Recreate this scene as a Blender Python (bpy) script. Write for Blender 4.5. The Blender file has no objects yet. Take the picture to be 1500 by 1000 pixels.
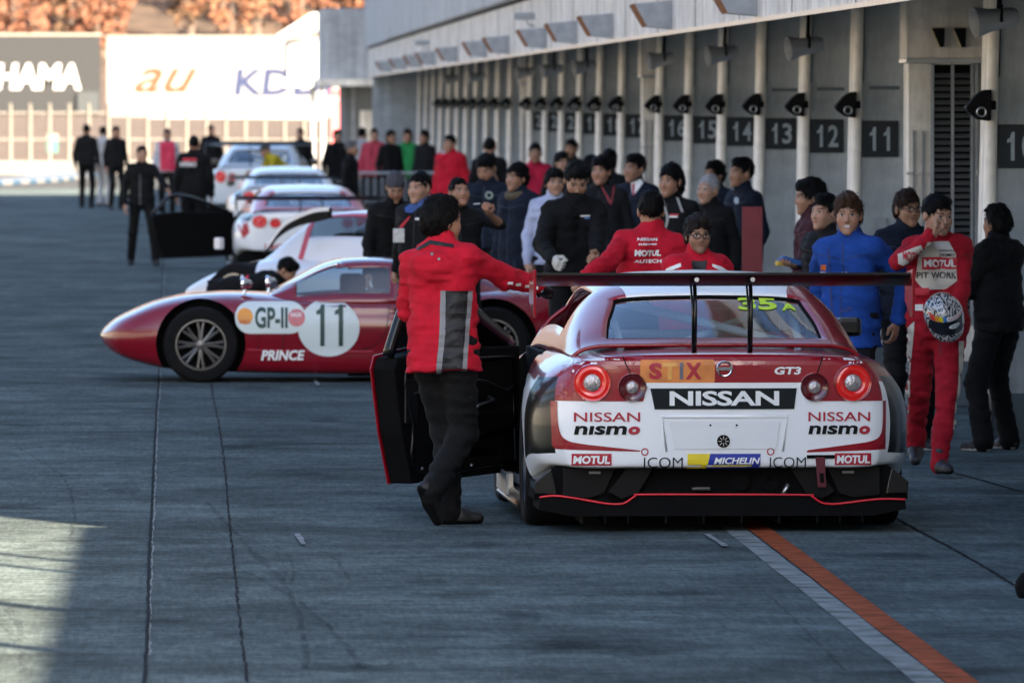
import bpy, bmesh, math, random
import numpy as np
from mathutils import Vector, Matrix
from mathutils.bvhtree import BVHTree

SC = bpy.context.scene
COL = SC.collection
rad = math.radians
random.seed(7)

# ------------------------------------------------------------------ camera, sky, sun, exposure
FPX = 13000.0            # focal length in pixels of the 1500 px wide photograph
CAMZ = 2.26
cam_d = bpy.data.cameras.new('camera')
cam_d.sensor_width = 36.0
cam_d.lens = 36.0 * FPX / 1500.0
cam_d.clip_start = 1.0
cam_d.clip_end = 4000.0
cam_d.dof.use_dof = True
cam_d.dof.focus_distance = 47.2
cam_d.dof.aperture_fstop = 8.0
cam_d.dof.aperture_blades = 9
cam = bpy.data.objects.new('camera', cam_d)
COL.objects.link(cam)
cam.location = (0, 0, CAMZ)
cam.rotation_euler = (rad(90) - math.atan(350 / FPX), 0, -math.atan(465 / FPX))
SC.camera = cam

SUN_EL, SUN_AZ = 27.0, 155.0     # azimuth measured from +Y towards +X: behind the camera, to its right
w = bpy.data.worlds.new('World'); SC.world = w; w.use_nodes = True
wn = w.node_tree.nodes; wl = w.node_tree.links
sky = wn.new('ShaderNodeTexSky'); sky.sky_type = 'NISHITA'; sky.sun_disc = False
sky.sun_elevation = rad(SUN_EL); sky.sun_rotation = rad(SUN_AZ)
sky.air_density = 1.0; sky.dust_density = 3.5; sky.ozone_density = 3.5
wl.new(sky.outputs[0], wn['Background'].inputs[0])
wn['Background'].inputs[1].default_value = 0.055
sun_d = bpy.data.lights.new('sun', 'SUN'); sun_d.energy = 5.0; sun_d.angle = rad(0.6); sun_d.color = (1.0, 0.82, 0.60)
sun = bpy.data.objects.new('sun', sun_d); COL.objects.link(sun)
sd = Vector((math.sin(rad(SUN_AZ)) * math.cos(rad(SUN_EL)), math.cos(rad(SUN_AZ)) * math.cos(rad(SUN_EL)), math.sin(rad(SUN_EL))))
sun.rotation_euler = sd.to_track_quat('Z', 'Y').to_euler()
vs = SC.view_settings
vs.view_transform = 'Standard'; vs.look = 'None'; vs.gamma = 1.0; vs.use_curve_mapping = False
vs.exposure = 3.12
SC.render.engine = 'CYCLES'
SC.cycles.use_denoising = True
SC.cycles.max_bounces = 6
SC.cycles.transparent_max_bounces = 12
SC.cycles.sample_clamp_indirect = 6.0

def at(u, v, Y):
    """world point seen at photograph pixel (u, v) at distance Y down the lane"""
    return Vector(((u - 285) / FPX * Y, Y, CAMZ - (v - 150) / FPX * Y))
def ux(u, Y): return (u - 285) / FPX * Y

# ------------------------------------------------------------------ materials
MATS = {}
def _nodes(name):
    m = bpy.data.materials.new(name); m.use_nodes = True
    return m, m.node_tree.nodes, m.node_tree.links, m.node_tree.nodes['Principled BSDF']
def mat(name, col, rough=0.5, metal=0.0, coat=0.0, var=0.12, scale=6.0, bump=0.0, bscale=60.0, spec=0.5, emit=0.0, sheen=0.0):
    if name in MATS: return MATS[name]
    m, n, l, b = _nodes(name)
    tc = n.new('ShaderNodeTexCoord')
    ns = n.new('ShaderNodeTexNoise'); ns.inputs['Scale'].default_value = scale; ns.inputs['Detail'].default_value = 5.0
    l.new(tc.outputs['Object'], ns.inputs['Vector'])
    mr = n.new('ShaderNodeMapRange'); mr.inputs[1].default_value = 0.3; mr.inputs[2].default_value = 0.7
    mr.inputs[3].default_value = 1 - var; mr.inputs[4].default_value = 1 + var
    l.new(ns.outputs['Fac'], mr.inputs[0])
    mx = n.new('ShaderNodeVectorMath'); mx.operation = 'SCALE'; mx.inputs[0].default_value = col[:3]
    l.new(mr.outputs[0], mx.inputs['Scale'])
    l.new(mx.outputs[0], b.inputs['Base Color'])
    b.inputs['Roughness'].default_value = rough; b.inputs['Metallic'].default_value = metal
    b.inputs['Coat Weight'].default_value = coat; b.inputs['Coat Roughness'].default_value = 0.06
    b.inputs['Specular IOR Level'].default_value = spec
    if sheen: b.inputs['Sheen Weight'].default_value = sheen
    if bump:
        nb = n.new('ShaderNodeTexNoise'); nb.inputs['Scale'].default_value = bscale; nb.inputs['Detail'].default_value = 4.0
        l.new(tc.outputs['Object'], nb.inputs['Vector'])
        bp = n.new('ShaderNodeBump'); bp.inputs['Strength'].default_value = bump; bp.inputs['Distance'].default_value = 0.01
        l.new(nb.outputs['Fac'], bp.inputs['Height']); l.new(bp.outputs[0], b.inputs['Normal'])
    if emit:
        b.inputs['Emission Color'].default_value = (*col[:3], 1); b.inputs['Emission Strength'].default_value = emit
    MATS[name] = m
    return m
def paint(name, col, rough=0.28): return mat(name, col, rough, 0.0, 0.7, 0.03, 2.0, spec=0.35)
def cloth(name, col, rough=0.85): return mat('cloth_' + name, col, rough, 0, 0, 0.16, 9.0, 0.45, 140.0, 0.25)
def glass(name, tint=(0.8, 0.9, 0.95), gl=1.0, dark=0.75):
    if name in MATS: return MATS[name]
    m = bpy.data.materials.new(name); m.use_nodes = True
    n = m.node_tree.nodes; l = m.node_tree.links; n.clear()
    out = n.new('ShaderNodeOutputMaterial'); mix = n.new('ShaderNodeMixShader')
    tr = n.new('ShaderNodeBsdfTransparent'); tr.inputs[0].default_value = (tint[0] * dark, tint[1] * dark, tint[2] * dark, 1)
    g = n.new('ShaderNodeBsdfGlossy'); g.inputs['Roughness'].default_value = 0.03
    lw = n.new('ShaderNodeLayerWeight'); lw.inputs[0].default_value = 0.5
    pw = n.new('ShaderNodeMath'); pw.operation = 'POWER'; pw.inputs[1].default_value = 4.0; l.new(lw.outputs['Facing'], pw.inputs[0])
    fr = n.new('ShaderNodeMath'); fr.operation = 'MULTIPLY_ADD'; fr.inputs[1].default_value = 0.93; fr.inputs[2].default_value = 0.05; l.new(pw.outputs[0], fr.inputs[0])
    mu = n.new('ShaderNodeMath'); mu.operation = 'MULTIPLY'; mu.inputs[1].default_value = gl; mu.use_clamp = True
    l.new(fr.outputs[0], mu.inputs[0]); l.new(mu.outputs[0], mix.inputs[0])
    l.new(tr.outputs[0], mix.inputs[1]); l.new(g.outputs[0], mix.inputs[2]); l.new(mix.outputs[0], out.inputs[0])
    MATS[name] = m
    return m
def vcol(name, rough=0.55, sss=0.0):
    """takes its colour from the mesh attribute Col (print, skin)"""
    if name in MATS: return MATS[name]
    m, n, l, b = _nodes(name)
    a = n.new('ShaderNodeAttribute'); a.attribute_name = 'Col'
    l.new(a.outputs['Color'], b.inputs['Base Color']); b.inputs['Roughness'].default_value = rough
    b.inputs['Specular IOR Level'].default_value = 0.35
    MATS[name] = m
    return m

# ------------------------------------------------------------------ mesh helpers
class MB:
    def __init__(s): s.v = []; s.f = []; s.m = []
    def add(s, vs_, fs, m=0):
        o = len(s.v); s.v += [tuple(p) for p in vs_]; s.f += [tuple(i + o for i in f) for f in fs]; s.m += [m] * len(fs)
        return s
    def box(s, x0, x1, y0, y1, z0, z1, m=0):
        p = [(x0, y0, z0), (x1, y0, z0), (x1, y1, z0), (x0, y1, z0), (x0, y0, z1), (x1, y0, z1), (x1, y1, z1), (x0, y1, z1)]
        return s.add(p, [(0, 3, 2, 1), (4, 5, 6, 7), (0, 1, 5, 4), (1, 2, 6, 5), (2, 3, 7, 6), (3, 0, 4, 7)], m)
    def tube(s, pts, r, n=8, m=0, closed=False):
        P = [Vector(p) for p in pts]; R = r if isinstance(r, (list, tuple)) else [r] * len(P)
        vs_ = []; fs = []; k = len(P); prev = None
        for i, p in enumerate(P):
            if closed: d = P[(i + 1) % k] - P[i - 1]
            else: d = P[min(i + 1, k - 1)] - P[max(i - 1, 0)]
            d.normalize()
            if prev is None:
                a = d.orthogonal().normalized()
            else:
                a = prev - d * prev.dot(d)
                a = a.normalized() if a.length > 1e-6 else d.orthogonal().normalized()
            prev = a; b = d.cross(a)
            for j in range(n):
                t = 2 * math.pi * j / n
                vs_.append(p + (a * math.cos(t) + b * math.sin(t)) * R[i])
        for i in range(k if closed else k - 1):
            for j in range(n):
                i2 = (i + 1) % k
                fs.append((i * n + j, i * n + (j + 1) % n, i2 * n + (j + 1) % n, i2 * n + j))
        if not closed:
            fs.append(tuple(range(n - 1, -1, -1))); fs.append(tuple((k - 1) * n + j for j in range(n)))
        return s.add(vs_, fs, m)
    def lathe(s, prof, axis='x', c=(0, 0, 0), n=32, m=0):
        """prof: list of (radius, along)"""
        vs_ = []; fs = []; k = len(prof)
        for j in range(n):
            t = 2 * math.pi * j / n; ct, st = math.cos(t), math.sin(t)
            for (r, a) in prof:
                if axis == 'x': p = (c[0] + a, c[1] + r * ct, c[2] + r * st)
                elif axis == 'y': p = (c[0] + r * st, c[1] + a, c[2] + r * ct)
                else: p = (c[0] + r * ct, c[1] + r * st, c[2] + a)
                vs_.append(p)
        for j in range(n):
            j2 = (j + 1) % n
            for i in range(k - 1): fs.append((j * k + i, j * k + i + 1, j2 * k + i + 1, j2 * k + i))
        return s.add(vs_, fs, m)
    def prism(s, poly, a0, a1, axis='y', m=0):
        """poly in the plane across the axis; y: (x, z), x: (y, z), z: (x, y)"""
        k = len(poly)
        def P(p, a): return (p[0], a, p[1]) if axis == 'y' else ((a, p[0], p[1]) if axis == 'x' else (p[0], p[1], a))
        vs_ = [P(p, a0) for p in poly] + [P(p, a1) for p in poly]
        fs = [tuple(range(k)), tuple(range(2 * k - 1, k - 1, -1))] + [(i, i + k, (i + 1) % k + k, (i + 1) % k) for i in range(k)]
        return s.add(vs_, fs, m)
    def build(s, name, mats, parent=None, smooth=False, loc=None, bevel=0.0, seg=2):
        me = bpy.data.meshes.new(name); me.from_pydata(s.v, [], s.f)
        mats = mats if isinstance(mats, (list, tuple)) else [mats]
        for m_ in mats: me.materials.append(m_)
        if len(mats) > 1: me.polygons.foreach_set('material_index', s.m)
        bm = bmesh.new(); bm.from_mesh(me)
        bmesh.ops.recalc_face_normals(bm, faces=bm.faces)
        if bevel:
            es = [e for e in bm.edges if len(e.link_faces) == 2 and e.calc_face_angle(0) > 0.5]
            bmesh.ops.bevel(bm, geom=es, offset=bevel, segments=seg, affect='EDGES', profile=0.6)
        bm.to_mesh(me); bm.free()
        if smooth:
            me.polygons.foreach_set('use_smooth', [True] * len(me.polygons))
            if smooth != 'all': me.set_sharp_from_angle(angle=rad(smooth if smooth is not True else 40))
        o = bpy.data.objects.new(name, me); COL.objects.link(o)
        if parent: o.parent = parent
        if loc is not None: o.location = loc
        return o

def tag(o, label=None, cat=None, group=None, kind=None):
    if label: o['label'] = label
    if cat: o['category'] = cat
    if group: o['group'] = group
    if kind: o['kind'] = kind
    return o
def empty(name, loc=(0, 0, 0), rz=0.0, label=None, cat=None, group=None):
    o = bpy.data.objects.new(name, None); COL.objects.link(o); o.location = loc; o.rotation_euler = (0, 0, rz)
    o.empty_display_size = 0.2
    return tag(o, label, cat, group)
def copy_tree(o, parent=None):
    c = o.copy(); COL.objects.link(c)
    if parent: c.parent = parent
    for ch in list(o.children): copy_tree(ch, c)
    return c
def raw_object(name, V, F, mats, parent=None, smooth=True, col=None, midx=None):
    me = bpy.data.meshes.new(name)
    me.from_pydata(np.asarray(V).tolist(), [], [tuple(int(i) for i in f) for f in F])
    for m_ in (mats if isinstance(mats, (list, tuple)) else [mats]): me.materials.append(m_)
    if midx is not None: me.polygons.foreach_set('material_index', list(midx))
    if smooth: me.polygons.foreach_set('use_smooth', [True] * len(me.polygons))
    if col is not None:
        a = me.color_attributes.new('Col', 'FLOAT_COLOR', 'POINT')
        c = np.ones((len(V), 4), np.float32); c[:, :3] = col; a.data.foreach_set('color', c.ravel())
    o = bpy.data.objects.new(name, me); COL.objects.link(o)
    if parent: o.parent = parent
    return o

# ------------------------------------------------------------------ print laid onto a curved surface
def tess(polys, step):
    bm = bmesh.new()
    for p in polys:
        vs_ = [bm.verts.new((a, b, 0)) for a, b in p]
        bm.faces.new(vs_)
    bmesh.ops.triangulate(bm, faces=bm.faces)
    return _slice(bm, step)
def _slice(bm, step):
    xs = [v.co.x for v in bm.verts]; ys = [v.co.y for v in bm.verts]
    if not xs:
        bm.free(); return [], []
    for ax, arr in ((0, xs), (1, ys)):
        k = int(math.floor(min(arr) / step)) + 1
        while k * step < max(arr):
            no = (1, 0, 0) if ax == 0 else (0, 1, 0); co = (k * step, 0, 0) if ax == 0 else (0, k * step, 0)
            bmesh.ops.bisect_plane(bm, geom=bm.verts[:] + bm.edges[:] + bm.faces[:], plane_co=co, plane_no=no, dist=1e-5)
            k += 1
    bm.verts.index_update()
    V = [(v.co.x, v.co.y) for v in bm.verts]; F = [tuple(v.index for v in f.verts) for f in bm.faces]
    bm.free()
    return V, F
TXT = {}
def text_mesh(s, shear=0.0, bold=0.0, spacing=1.0):
    key = (s, shear, bold, spacing)
    if key not in TXT:
        cu = bpy.data.curves.new('t', 'FONT'); cu.body = s; cu.shear = shear; cu.offset = bold; cu.space_character = spacing
        cu.resolution_u = 3
        ob = bpy.data.objects.new('t', cu)
        me = bpy.data.meshes.new_from_object(ob)
        V = np.array([v.co[:2] for v in me.vertices]); F = [tuple(p.vertices) for p in me.polygons]
        bpy.data.objects.remove(ob); bpy.data.curves.remove(cu); bpy.data.meshes.remove(me)
        V = (V - V.min(0)) / (V.max(0) - V.min(0))
        TXT[key] = (V, F)
    return TXT[key]
def text_fit(s, x0, y0, x1, y1, step=None, **k):
    V, F = text_mesh(s, **k)
    W = V * (x1 - x0, y1 - y0) + (x0, y0)
    if step is None: return W.tolist(), F
    bm = bmesh.new(); vs_ = [bm.verts.new((a, b, 0)) for a, b in W]
    for f in F:
        try: bm.faces.new([vs_[i] for i in f])
        except ValueError: pass
    return _slice(bm, step)
def ellipse(cx, cy, rx, ry=None, n=28, a0=0.0):
    ry = rx if ry is None else ry
    return [(cx + rx * math.cos(a0 + 2 * math.pi * i / n), cy + ry * math.sin(a0 + 2 * math.pi * i / n)) for i in range(n)]
def rrect(x0, y0, x1, y1, r, n=5):
    out = []
    for cx, cy, a in ((x1 - r, y0 + r, -90), (x1 - r, y1 - r, 0), (x0 + r, y1 - r, 90), (x0 + r, y0 + r, 180)):
        for i in range(n + 1):
            t = rad(a + 90 * i / n); out.append((cx + r * math.cos(t), cy + r * math.sin(t)))
    return out
def ring_polys(cx, cy, r0, r1, n=32):
    o = ellipse(cx, cy, r1, n=n); i_ = ellipse(cx, cy, r0, n=n)
    return [[o[k], o[(k + 1) % n], i_[(k + 1) % n], i_[k]] for k in range(n)]
def bvh_of(o):
    me = o.data
    return BVHTree.FromPolygons([v.co for v in me.vertices], [tuple(p.vertices) for p in me.polygons])
def lay(name, VF, bvh, frame, d, off, m, parent, back=3.0, edge=0.0):
    """lay flat shapes VF (2D) on the surface under them: frame(a, b) gives a 3D point, d the direction of sight"""
    V, F = VF; d = Vector(d).normalized(); out = []; ok = []
    for a, b in V:
        p = Vector(frame(a, b)) - d * back
        hit, nrm, _, _ = bvh.ray_cast(p, d)
        if hit is None: out.append(p); ok.append(False)
        else: out.append(hit + (nrm if nrm.dot(d) < 0 else -nrm) * off); ok.append(True)
    F = [f for f in F if all(ok[i] for i in f)]
    if not F: return None
    used = sorted({i for f in F for i in f}); mp = {k: j for j, k in enumerate(used)}
    o = raw_object(name, [out[k] for k in used], [tuple(mp[i] for i in f) for f in F], m, parent, smooth=False)
    return o
def catmull(P, sub):
    P = np.asarray(P, float); n = len(P); out = []
    for i in range(n - 1):
        p0 = P[max(i - 1, 0)]; p1 = P[i]; p2 = P[i + 1]; p3 = P[min(i + 2, n - 1)]
        for k in range(sub):
            t = k / sub
            out.append(0.5 * ((2 * p1) + (-p0 + p2) * t + (2 * p0 - 5 * p1 + 4 * p2 - p3) * t * t + (-p0 + 3 * p1 - 3 * p2 + p3) * t ** 3))
    out.append(P[-1])
    return np.array(out)
def polyline(pts, sub=6):
    return catmull(pts, sub).tolist()
# ------------------------------------------------------------------ ground materials
def concrete_mat():
    m, n, l, b = _nodes('pit_concrete')
    tc = n.new('ShaderNodeTexCoord')
    def noise(scale, detail, rough=0.6, sx=1.0, sy=1.0, off=0.0):
        mp = n.new('ShaderNodeMapping'); mp.inputs['Scale'].default_value = (sx, sy, 1); mp.inputs['Location'].default_value = (off, off, 0)
        l.new(tc.outputs['Object'], mp.inputs[0])
        t = n.new('ShaderNodeTexNoise'); t.inputs['Scale'].default_value = scale; t.inputs['Detail'].default_value = detail
        t.inputs['Roughness'].default_value = rough
        l.new(mp.outputs[0], t.inputs['Vector']); return t.outputs['Fac']
    def ramp(f, a, b_, c0, c1):
        r = n.new('ShaderNodeMapRange'); r.inputs[1].default_value = a; r.inputs[2].default_value = b_
        r.inputs[3].default_value = c0; r.inputs[4].default_value = c1; r.interpolation_type = 'SMOOTHSTEP'; l.new(f, r.inputs[0]); return r.outputs[0]
    def mul(a, b_):
        q = n.new('ShaderNodeMath'); q.operation = 'MULTIPLY'; l.new(a, q.inputs[0]); l.new(b_, q.inputs[1]); return q.outputs[0]
    f = mul(ramp(noise(0.5, 7), 0.36, 0.64, 0.76, 1.24), ramp(noise(2.2, 6, 0.7, 1, .55, 3), 0.36, 0.64, 0.82, 1.18))
    f = mul(f, ramp(noise(9, 4, 0.7, 1, 0.8, 9), 0.36, 0.64, 0.86, 1.14))
    f = mul(f, ramp(noise(1.1, 3, 0.5, 0.8, .5, 21), 0.60, 0.70, 1.0, 0.62))      # oil and rubber stains
    f = mul(f, ramp(noise(38, 3, 0.8, 1, .5, 77), 0.36, 0.64, 0.88, 1.12))
    f = mul(f, ramp(noise(45, 2, 0.7, 1, .06, 177), 0.36, 0.64, 0.90, 1.10))
    f = mul(f, ramp(noise(22, 3, 0.8, 1, .09, 191), 0.36, 0.64, 0.90, 1.10))
    f = mul(f, ramp(noise(16, 2, 0.8, .5, 1.0, 97), 0.62, 0.75, 1.0, 0.62))
    f = mul(f, ramp(noise(1.5, 5, 0.75, .45, 1.6, 131), 0.38, 0.62, 0.86, 1.14))
    f = mul(f, ramp(noise(0.13, 2, 0.5, 1, .3, 5), 0.35, 0.65, 0.86, 1.1))
    f = mul(f, ramp(noise(3.0, 4, 0.7, .35, 1.2, 31), 0.66, 0.74, 1.0, 1.25))     # pale scuffs
    f = mul(f, ramp(noise(5.0, 3, 0.6, .22, 1.0, 57), 0.60, 0.72, 1.0, 0.78))
    s = n.new('ShaderNodeVectorMath'); s.operation = 'SCALE'; s.inputs[0].default_value = (0.078, 0.099, 0.101)
    l.new(f, s.inputs['Scale']); l.new(s.outputs[0], b.inputs['Base Color'])
    r = ramp(noise(1.7, 4, 0.6, 1, .6, 13), 0.3, 0.7, 0.8, 1.0); l.new(r, b.inputs['Roughness']); b.inputs['Specular IOR Level'].default_value = 0.03
    bp = n.new('ShaderNodeBump'); bp.inputs['Strength'].default_value = 0.12; bp.inputs['Distance'].default_value = 0.01
    l.new(noise(14, 5, 0.7), bp.inputs['Height']); l.new(bp.outputs[0], b.inputs['Normal'])
    return m
M_conc = concrete_mat()
M_asph = mat('track_asphalt', (0.055, 0.058, 0.06), 0.95, var=0.25, scale=0.4, bump=0.3, bscale=8, spec=0.08)
M_orange = mat('orange_line_paint', (0.27, 0.068, 0.028), 0.95, var=0.45, scale=5.0, spec=.05)
M_wline = mat('worn_white_paint', (0.19, 0.21, 0.21), 0.95, var=0.5, scale=4.5, spec=.05)
M_joint = mat('joint_sealant', (0.014, 0.016, 0.018), 0.9, var=0.3, spec=.05)
M_crack = mat('crack_dirt', (0.018, 0.018, 0.02), 0.95, spec=.05)
M_chalk = mat('chalky_joint_edge', (0.18, 0.20, 0.21), 0.9, var=0.5, scale=7)
def rubber_mat():
    m, n, l, b = _nodes('rubber_mark')
    b.inputs['Base Color'].default_value = (0.022, 0.026, 0.03, 1); b.inputs['Roughness'].default_value = 0.9; b.inputs['Specular IOR Level'].default_value = 0.05
    tc = n.new('ShaderNodeTexCoord'); t = n.new('ShaderNodeTexNoise'); t.inputs['Scale'].default_value = 2.4; t.inputs['Detail'].default_value = 6
    l.new(tc.outputs['Object'], t.inputs['Vector'])
    r = n.new('ShaderNodeMapRange'); r.inputs[1].default_value = 0.35; r.inputs[2].default_value = 0.7; r.inputs[3].default_value = 0.0; r.inputs[4].default_value = 0.42
    l.new(t.outputs['Fac'], r.inputs[0]); l.new(r.outputs[0], b.inputs['Alpha'])
    return m
M_rubber = rubber_mat()

def sheet(name, pts, z, m, parent=None, kind='structure'):
    b = MB(); b.add([(x, y, z) for x, y in pts], [tuple(range(len(pts)))])
    o = b.build(name, m, parent)
    if o.data.polygons[0].normal.z < 0: o.data.flip_normals()
    if not parent and kind: o['kind'] = kind
    return o
ground = sheet('ground', [(-1500, -300), (1500, -300), (1500, 3000), (-1500, 3000)], -0.03, M_asph)
lane = sheet('pit_lane', [(-14, -60), (7.5, -60), (7.5, 232), (-14, 232)], 0.0, M_conc)

def strip(name, path, wd, z, m, parent, wob=0.0, sub=14):
    """thin strip on the ground along a path of (x, y), with an uneven edge"""
    P = catmull(path, sub); V = []; F = []
    for i, p in enumerate(P):
        d = P[min(i + 1, len(P) - 1)] - P[max(i - 1, 0)]; d = d / (np.hypot(*d) + 1e-9); nx, ny = -d[1], d[0]
        w_ = wd * (1 + random.uniform(-wob, wob)); j = random.uniform(-wob, wob) * wd * 0.8
        V.append((p[0] + nx * (w_ / 2 + j), p[1] + ny * (w_ / 2 + j), z)); V.append((p[0] - nx * (w_ / 2 - j), p[1] - ny * (w_ / 2 - j), z))
        if i: F.append((2 * i - 2, 2 * i - 1, 2 * i + 1, 2 * i))
    b = MB(); b.add(V, F); o = b.build(name, m, parent)
    if o.data.polygons[0].normal.z < 0: o.data.flip_normals()
    return o
def gp(u, v):
    Y = CAMZ * FPX / (v - 150.0); return (ux(u, Y), Y)
# orange and white lines running down the lane
strip('orange_line', [(2.985, -20), (2.985, 40), (2.985, 110), (2.985, 200)], 0.125, 0.008, M_orange, lane, 0.03, 60)
strip('white_line', [(2.86, -20), (2.86, 40), (2.86, 110), (2.86, 200)], 0.115, 0.004, M_wline, lane, 0.05, 60)
# joint on the left, crack beside it, joint on the right
jl = [gp(211, 1000), gp(218, 820), gp(224, 700), gp(229, 600), gp(233, 545)]
strip('slab_joint', [(jl[0][0] + .01, 10)] + jl + [(-0.43, 120), (-0.65, 200)], 0.014, 0.008, M_joint, lane, 0.25, 30)
strip('joint_edge', [(p[0] + .015, p[1]) for p in [gp(213, 960)] + jl[1:]] + [(-0.41, 120)], 0.007, 0.004, M_chalk, lane, 0.9, 40)
strip('crack', [gp(362, 1000), gp(350, 905), gp(343, 830), gp(334, 745), gp(326, 660), gp(318, 610), gp(310, 572), gp(308, 545)], 0.010, 0.004, M_crack, lane, 0.6, 26)
strip('slab_joint', [gp(1490, 860), gp(1412, 814), gp(1335, 772), gp(1290, 745), gp(1230, 700)], 0.018, 0.004, M_joint, lane, 0.3, 14)
for a, b_ in (((1200, 660), (1500, 676)), ((1385, 690), (1500, 722))):
    strip('slab_joint', [gp(*a), gp(*b_)], 0.02, 0.004, M_joint, lane, 0.3, 14)
# skid marks curling across the lane
for k, path in enumerate((((300, 735), (360, 800), (410, 850), (440, 915), (448, 985)), ((340, 830), (430, 880), (500, 940), (535, 985), (590, 968)),
                          ((432, 800), (480, 815), (505, 840), (512, 855)), ((380, 800), (405, 815), (418, 840), (412, 860)), ((398, 800), (420, 815), (430, 838), (424, 862)),
                          ((0, 905), (18, 930), (30, 955), (36, 985)), ((10, 890), (28, 915), (34, 940)), ((30, 660), (90, 700), (108, 745), (106, 790)),
                          ((980, 900), (1060, 925), (1130, 940)), ((560, 820), (640, 840), (720, 850)), ((1130, 880), (1180, 930), (1240, 990)))):
    o = strip('tyre_mark', [gp(*p) for p in path], 0.026 if k < 2 else 0.018, 0.012 + 0.0006 * k, M_rubber, lane, 0.3, 10)
for u, v, du, dv in ((353, 655, 24, 5), (478, 618, 24, 5), (870, 945, 90, 9), (640, 930, 60, 8), (620, 855, 30, 4), (500, 980, 50, 7), (30, 620, 40, 6), (770, 905, 36, 8), (350, 932, 36, 6), (700, 800, 40, 5), (180, 720, 26, 5), (1000, 870, 40, 5)):
    c = gp(u, v); a = gp(u + du, v + dv); r1 = abs(a[0] - c[0]) + .02; r2 = abs(a[1] - c[1])
    pts = [(c[0] + r1 * math.cos(t) * random.uniform(.75, 1.1), c[1] + r2 * math.sin(t) * random.uniform(.75, 1.1)) for t in np.linspace(0, 2 * math.pi, 18)[:-1]]
    sheet('oil_stain', pts, 0.010, M_rubber, lane)
for a, b_ in (((435, 784), (444, 800)), ((1036, 786), (1064, 804)), ((460, 556), (466, 566))):
    strip('chalk_dash', [gp(*a), gp(*b_)], 0.03, 0.012, M_chalk, lane, 0.2, 6)

# ------------------------------------------------------------------ pit building
def wall_mat(name, col):
    m, n, l, b = _nodes(name); tc = n.new('ShaderNodeTexCoord'); last = None
    for sc, mp_, lo_, hi_ in ((1.0, (7, 7, .35), .80, 1.12), (1.0, (1.2, 1.2, 1.2), .86, 1.12), (1.0, (26, 26, 9), .93, 1.06), (1.0, (2.5, 2.5, 6), .90, 1.06)):
        mp = n.new('ShaderNodeMapping'); mp.inputs['Scale'].default_value = mp_; l.new(tc.outputs['Object'], mp.inputs[0])
        t = n.new('ShaderNodeTexNoise'); t.inputs['Scale'].default_value = sc; t.inputs['Detail'].default_value = 5; l.new(mp.outputs[0], t.inputs['Vector'])
        r = n.new('ShaderNodeMapRange'); r.inputs[1].default_value = .36; r.inputs[2].default_value = .64; r.inputs[3].default_value = lo_; r.inputs[4].default_value = hi_; l.new(t.outputs['Fac'], r.inputs[0])
        if last is None: last = r.outputs[0]
        else:
            q = n.new('ShaderNodeMath'); q.operation = 'MULTIPLY'; l.new(last, q.inputs[0]); l.new(r.outputs[0], q.inputs[1]); last = q.outputs[0]
    v = n.new('ShaderNodeVectorMath'); v.operation = 'SCALE'; v.inputs[0].default_value = col; l.new(last, v.inputs['Scale']); l.new(v.outputs[0], b.inputs['Base Color']); b.inputs['Roughness'].default_value = .6
    return m
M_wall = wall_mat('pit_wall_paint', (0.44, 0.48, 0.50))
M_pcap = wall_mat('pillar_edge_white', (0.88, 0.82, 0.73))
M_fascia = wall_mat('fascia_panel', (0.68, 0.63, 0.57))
M_upper = wall_mat('terrace_panel', (0.38, 0.40, 0.42))
M_plinth = mat('plinth_paint', (0.09, 0.12, 0.14), 0.6, var=0.18, scale=2)
M_shut = wall_mat('roller_shutter', (0.44, 0.48, 0.50))
M_ceil = mat('canopy_soffit', (0.16, 0.17, 0.18), 0.8, var=0.1)
M_black = mat('black_plastic', (0.003, 0.003, 0.0035), 0.5, var=0.2, spec=0.15)
M_blackm = mat('matt_black', (0.0028, 0.0028, 0.0032), 0.8, var=0.2, spec=0.12)
M_slat = mat('louvre_metal', (0.11, 0.115, 0.12), 0.55, 0.2, var=0.2)
M_white = mat('white_enamel', (0.74, 0.74, 0.73), 0.5, var=0.06)
M_metal = mat('steel', (0.55, 0.56, 0.57), 0.32, 1.0, var=0.12)
M_sign = mat('sign_black', (0.008, 0.014, 0.019), 0.6, var=0.2, scale=12)
M_numeral = mat('sign_numeral', (0.36, 0.42, 0.46), 0.6, var=0.15, scale=20)
M_greyw = mat('weathered_grey', (0.32, 0.34, 0.36), 0.5, var=0.18, scale=7)
M_rust = mat('rust', (0.23, 0.10, 0.045), 0.9, var=0.3, scale=15)

bld = empty('pit_building', (5.85, 60, 0), 0, 'long white pit garage building with numbered pillars and overhanging canopy', 'building')
def bpart(name, m, x0, x1, y0, y1, z0, z1, bevel=0.0):
    return MB().box(x0 - 5.85, x1 - 5.85, y0 - 60, y1 - 60, z0, z1).build(name, m, bld, bevel=bevel)
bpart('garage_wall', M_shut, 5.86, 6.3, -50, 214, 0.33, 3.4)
bpart('plinth', M_plinth, 5.84, 6.3, -50, 214, 0.0, 0.328)
bpart('canopy', M_ceil, 4.24, 6.4, -50, 214, 3.26, 3.42)
bpart('fascia', M_fascia, 4.18, 4.236, -50, 214, 2.87, 3.54)
for k in range(44): bpart('fascia_joint', M_blackm, 4.176, 4.1795, -46 + k * 6, -45.97 + k * 6, 2.89, 3.54)
bpart('fascia_rail', M_metal, 4.16, 4.178, -50, 214, 2.852, 2.885)
bpart('fascia_groove', M_blackm, 4.185, 4.25, -50, 214, 3.543, 3.575)
bpart('terrace_wall', M_upper, 4.10, 4.3, 37, 190, 3.58, 5.2)
for k in range(26):
    bpart('terrace_panel', M_upper, 4.07, 4.098, 37.05 + k * 5.88, 37.0 + k * 5.88 + 5.80, 3.60, 5.15)
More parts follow.
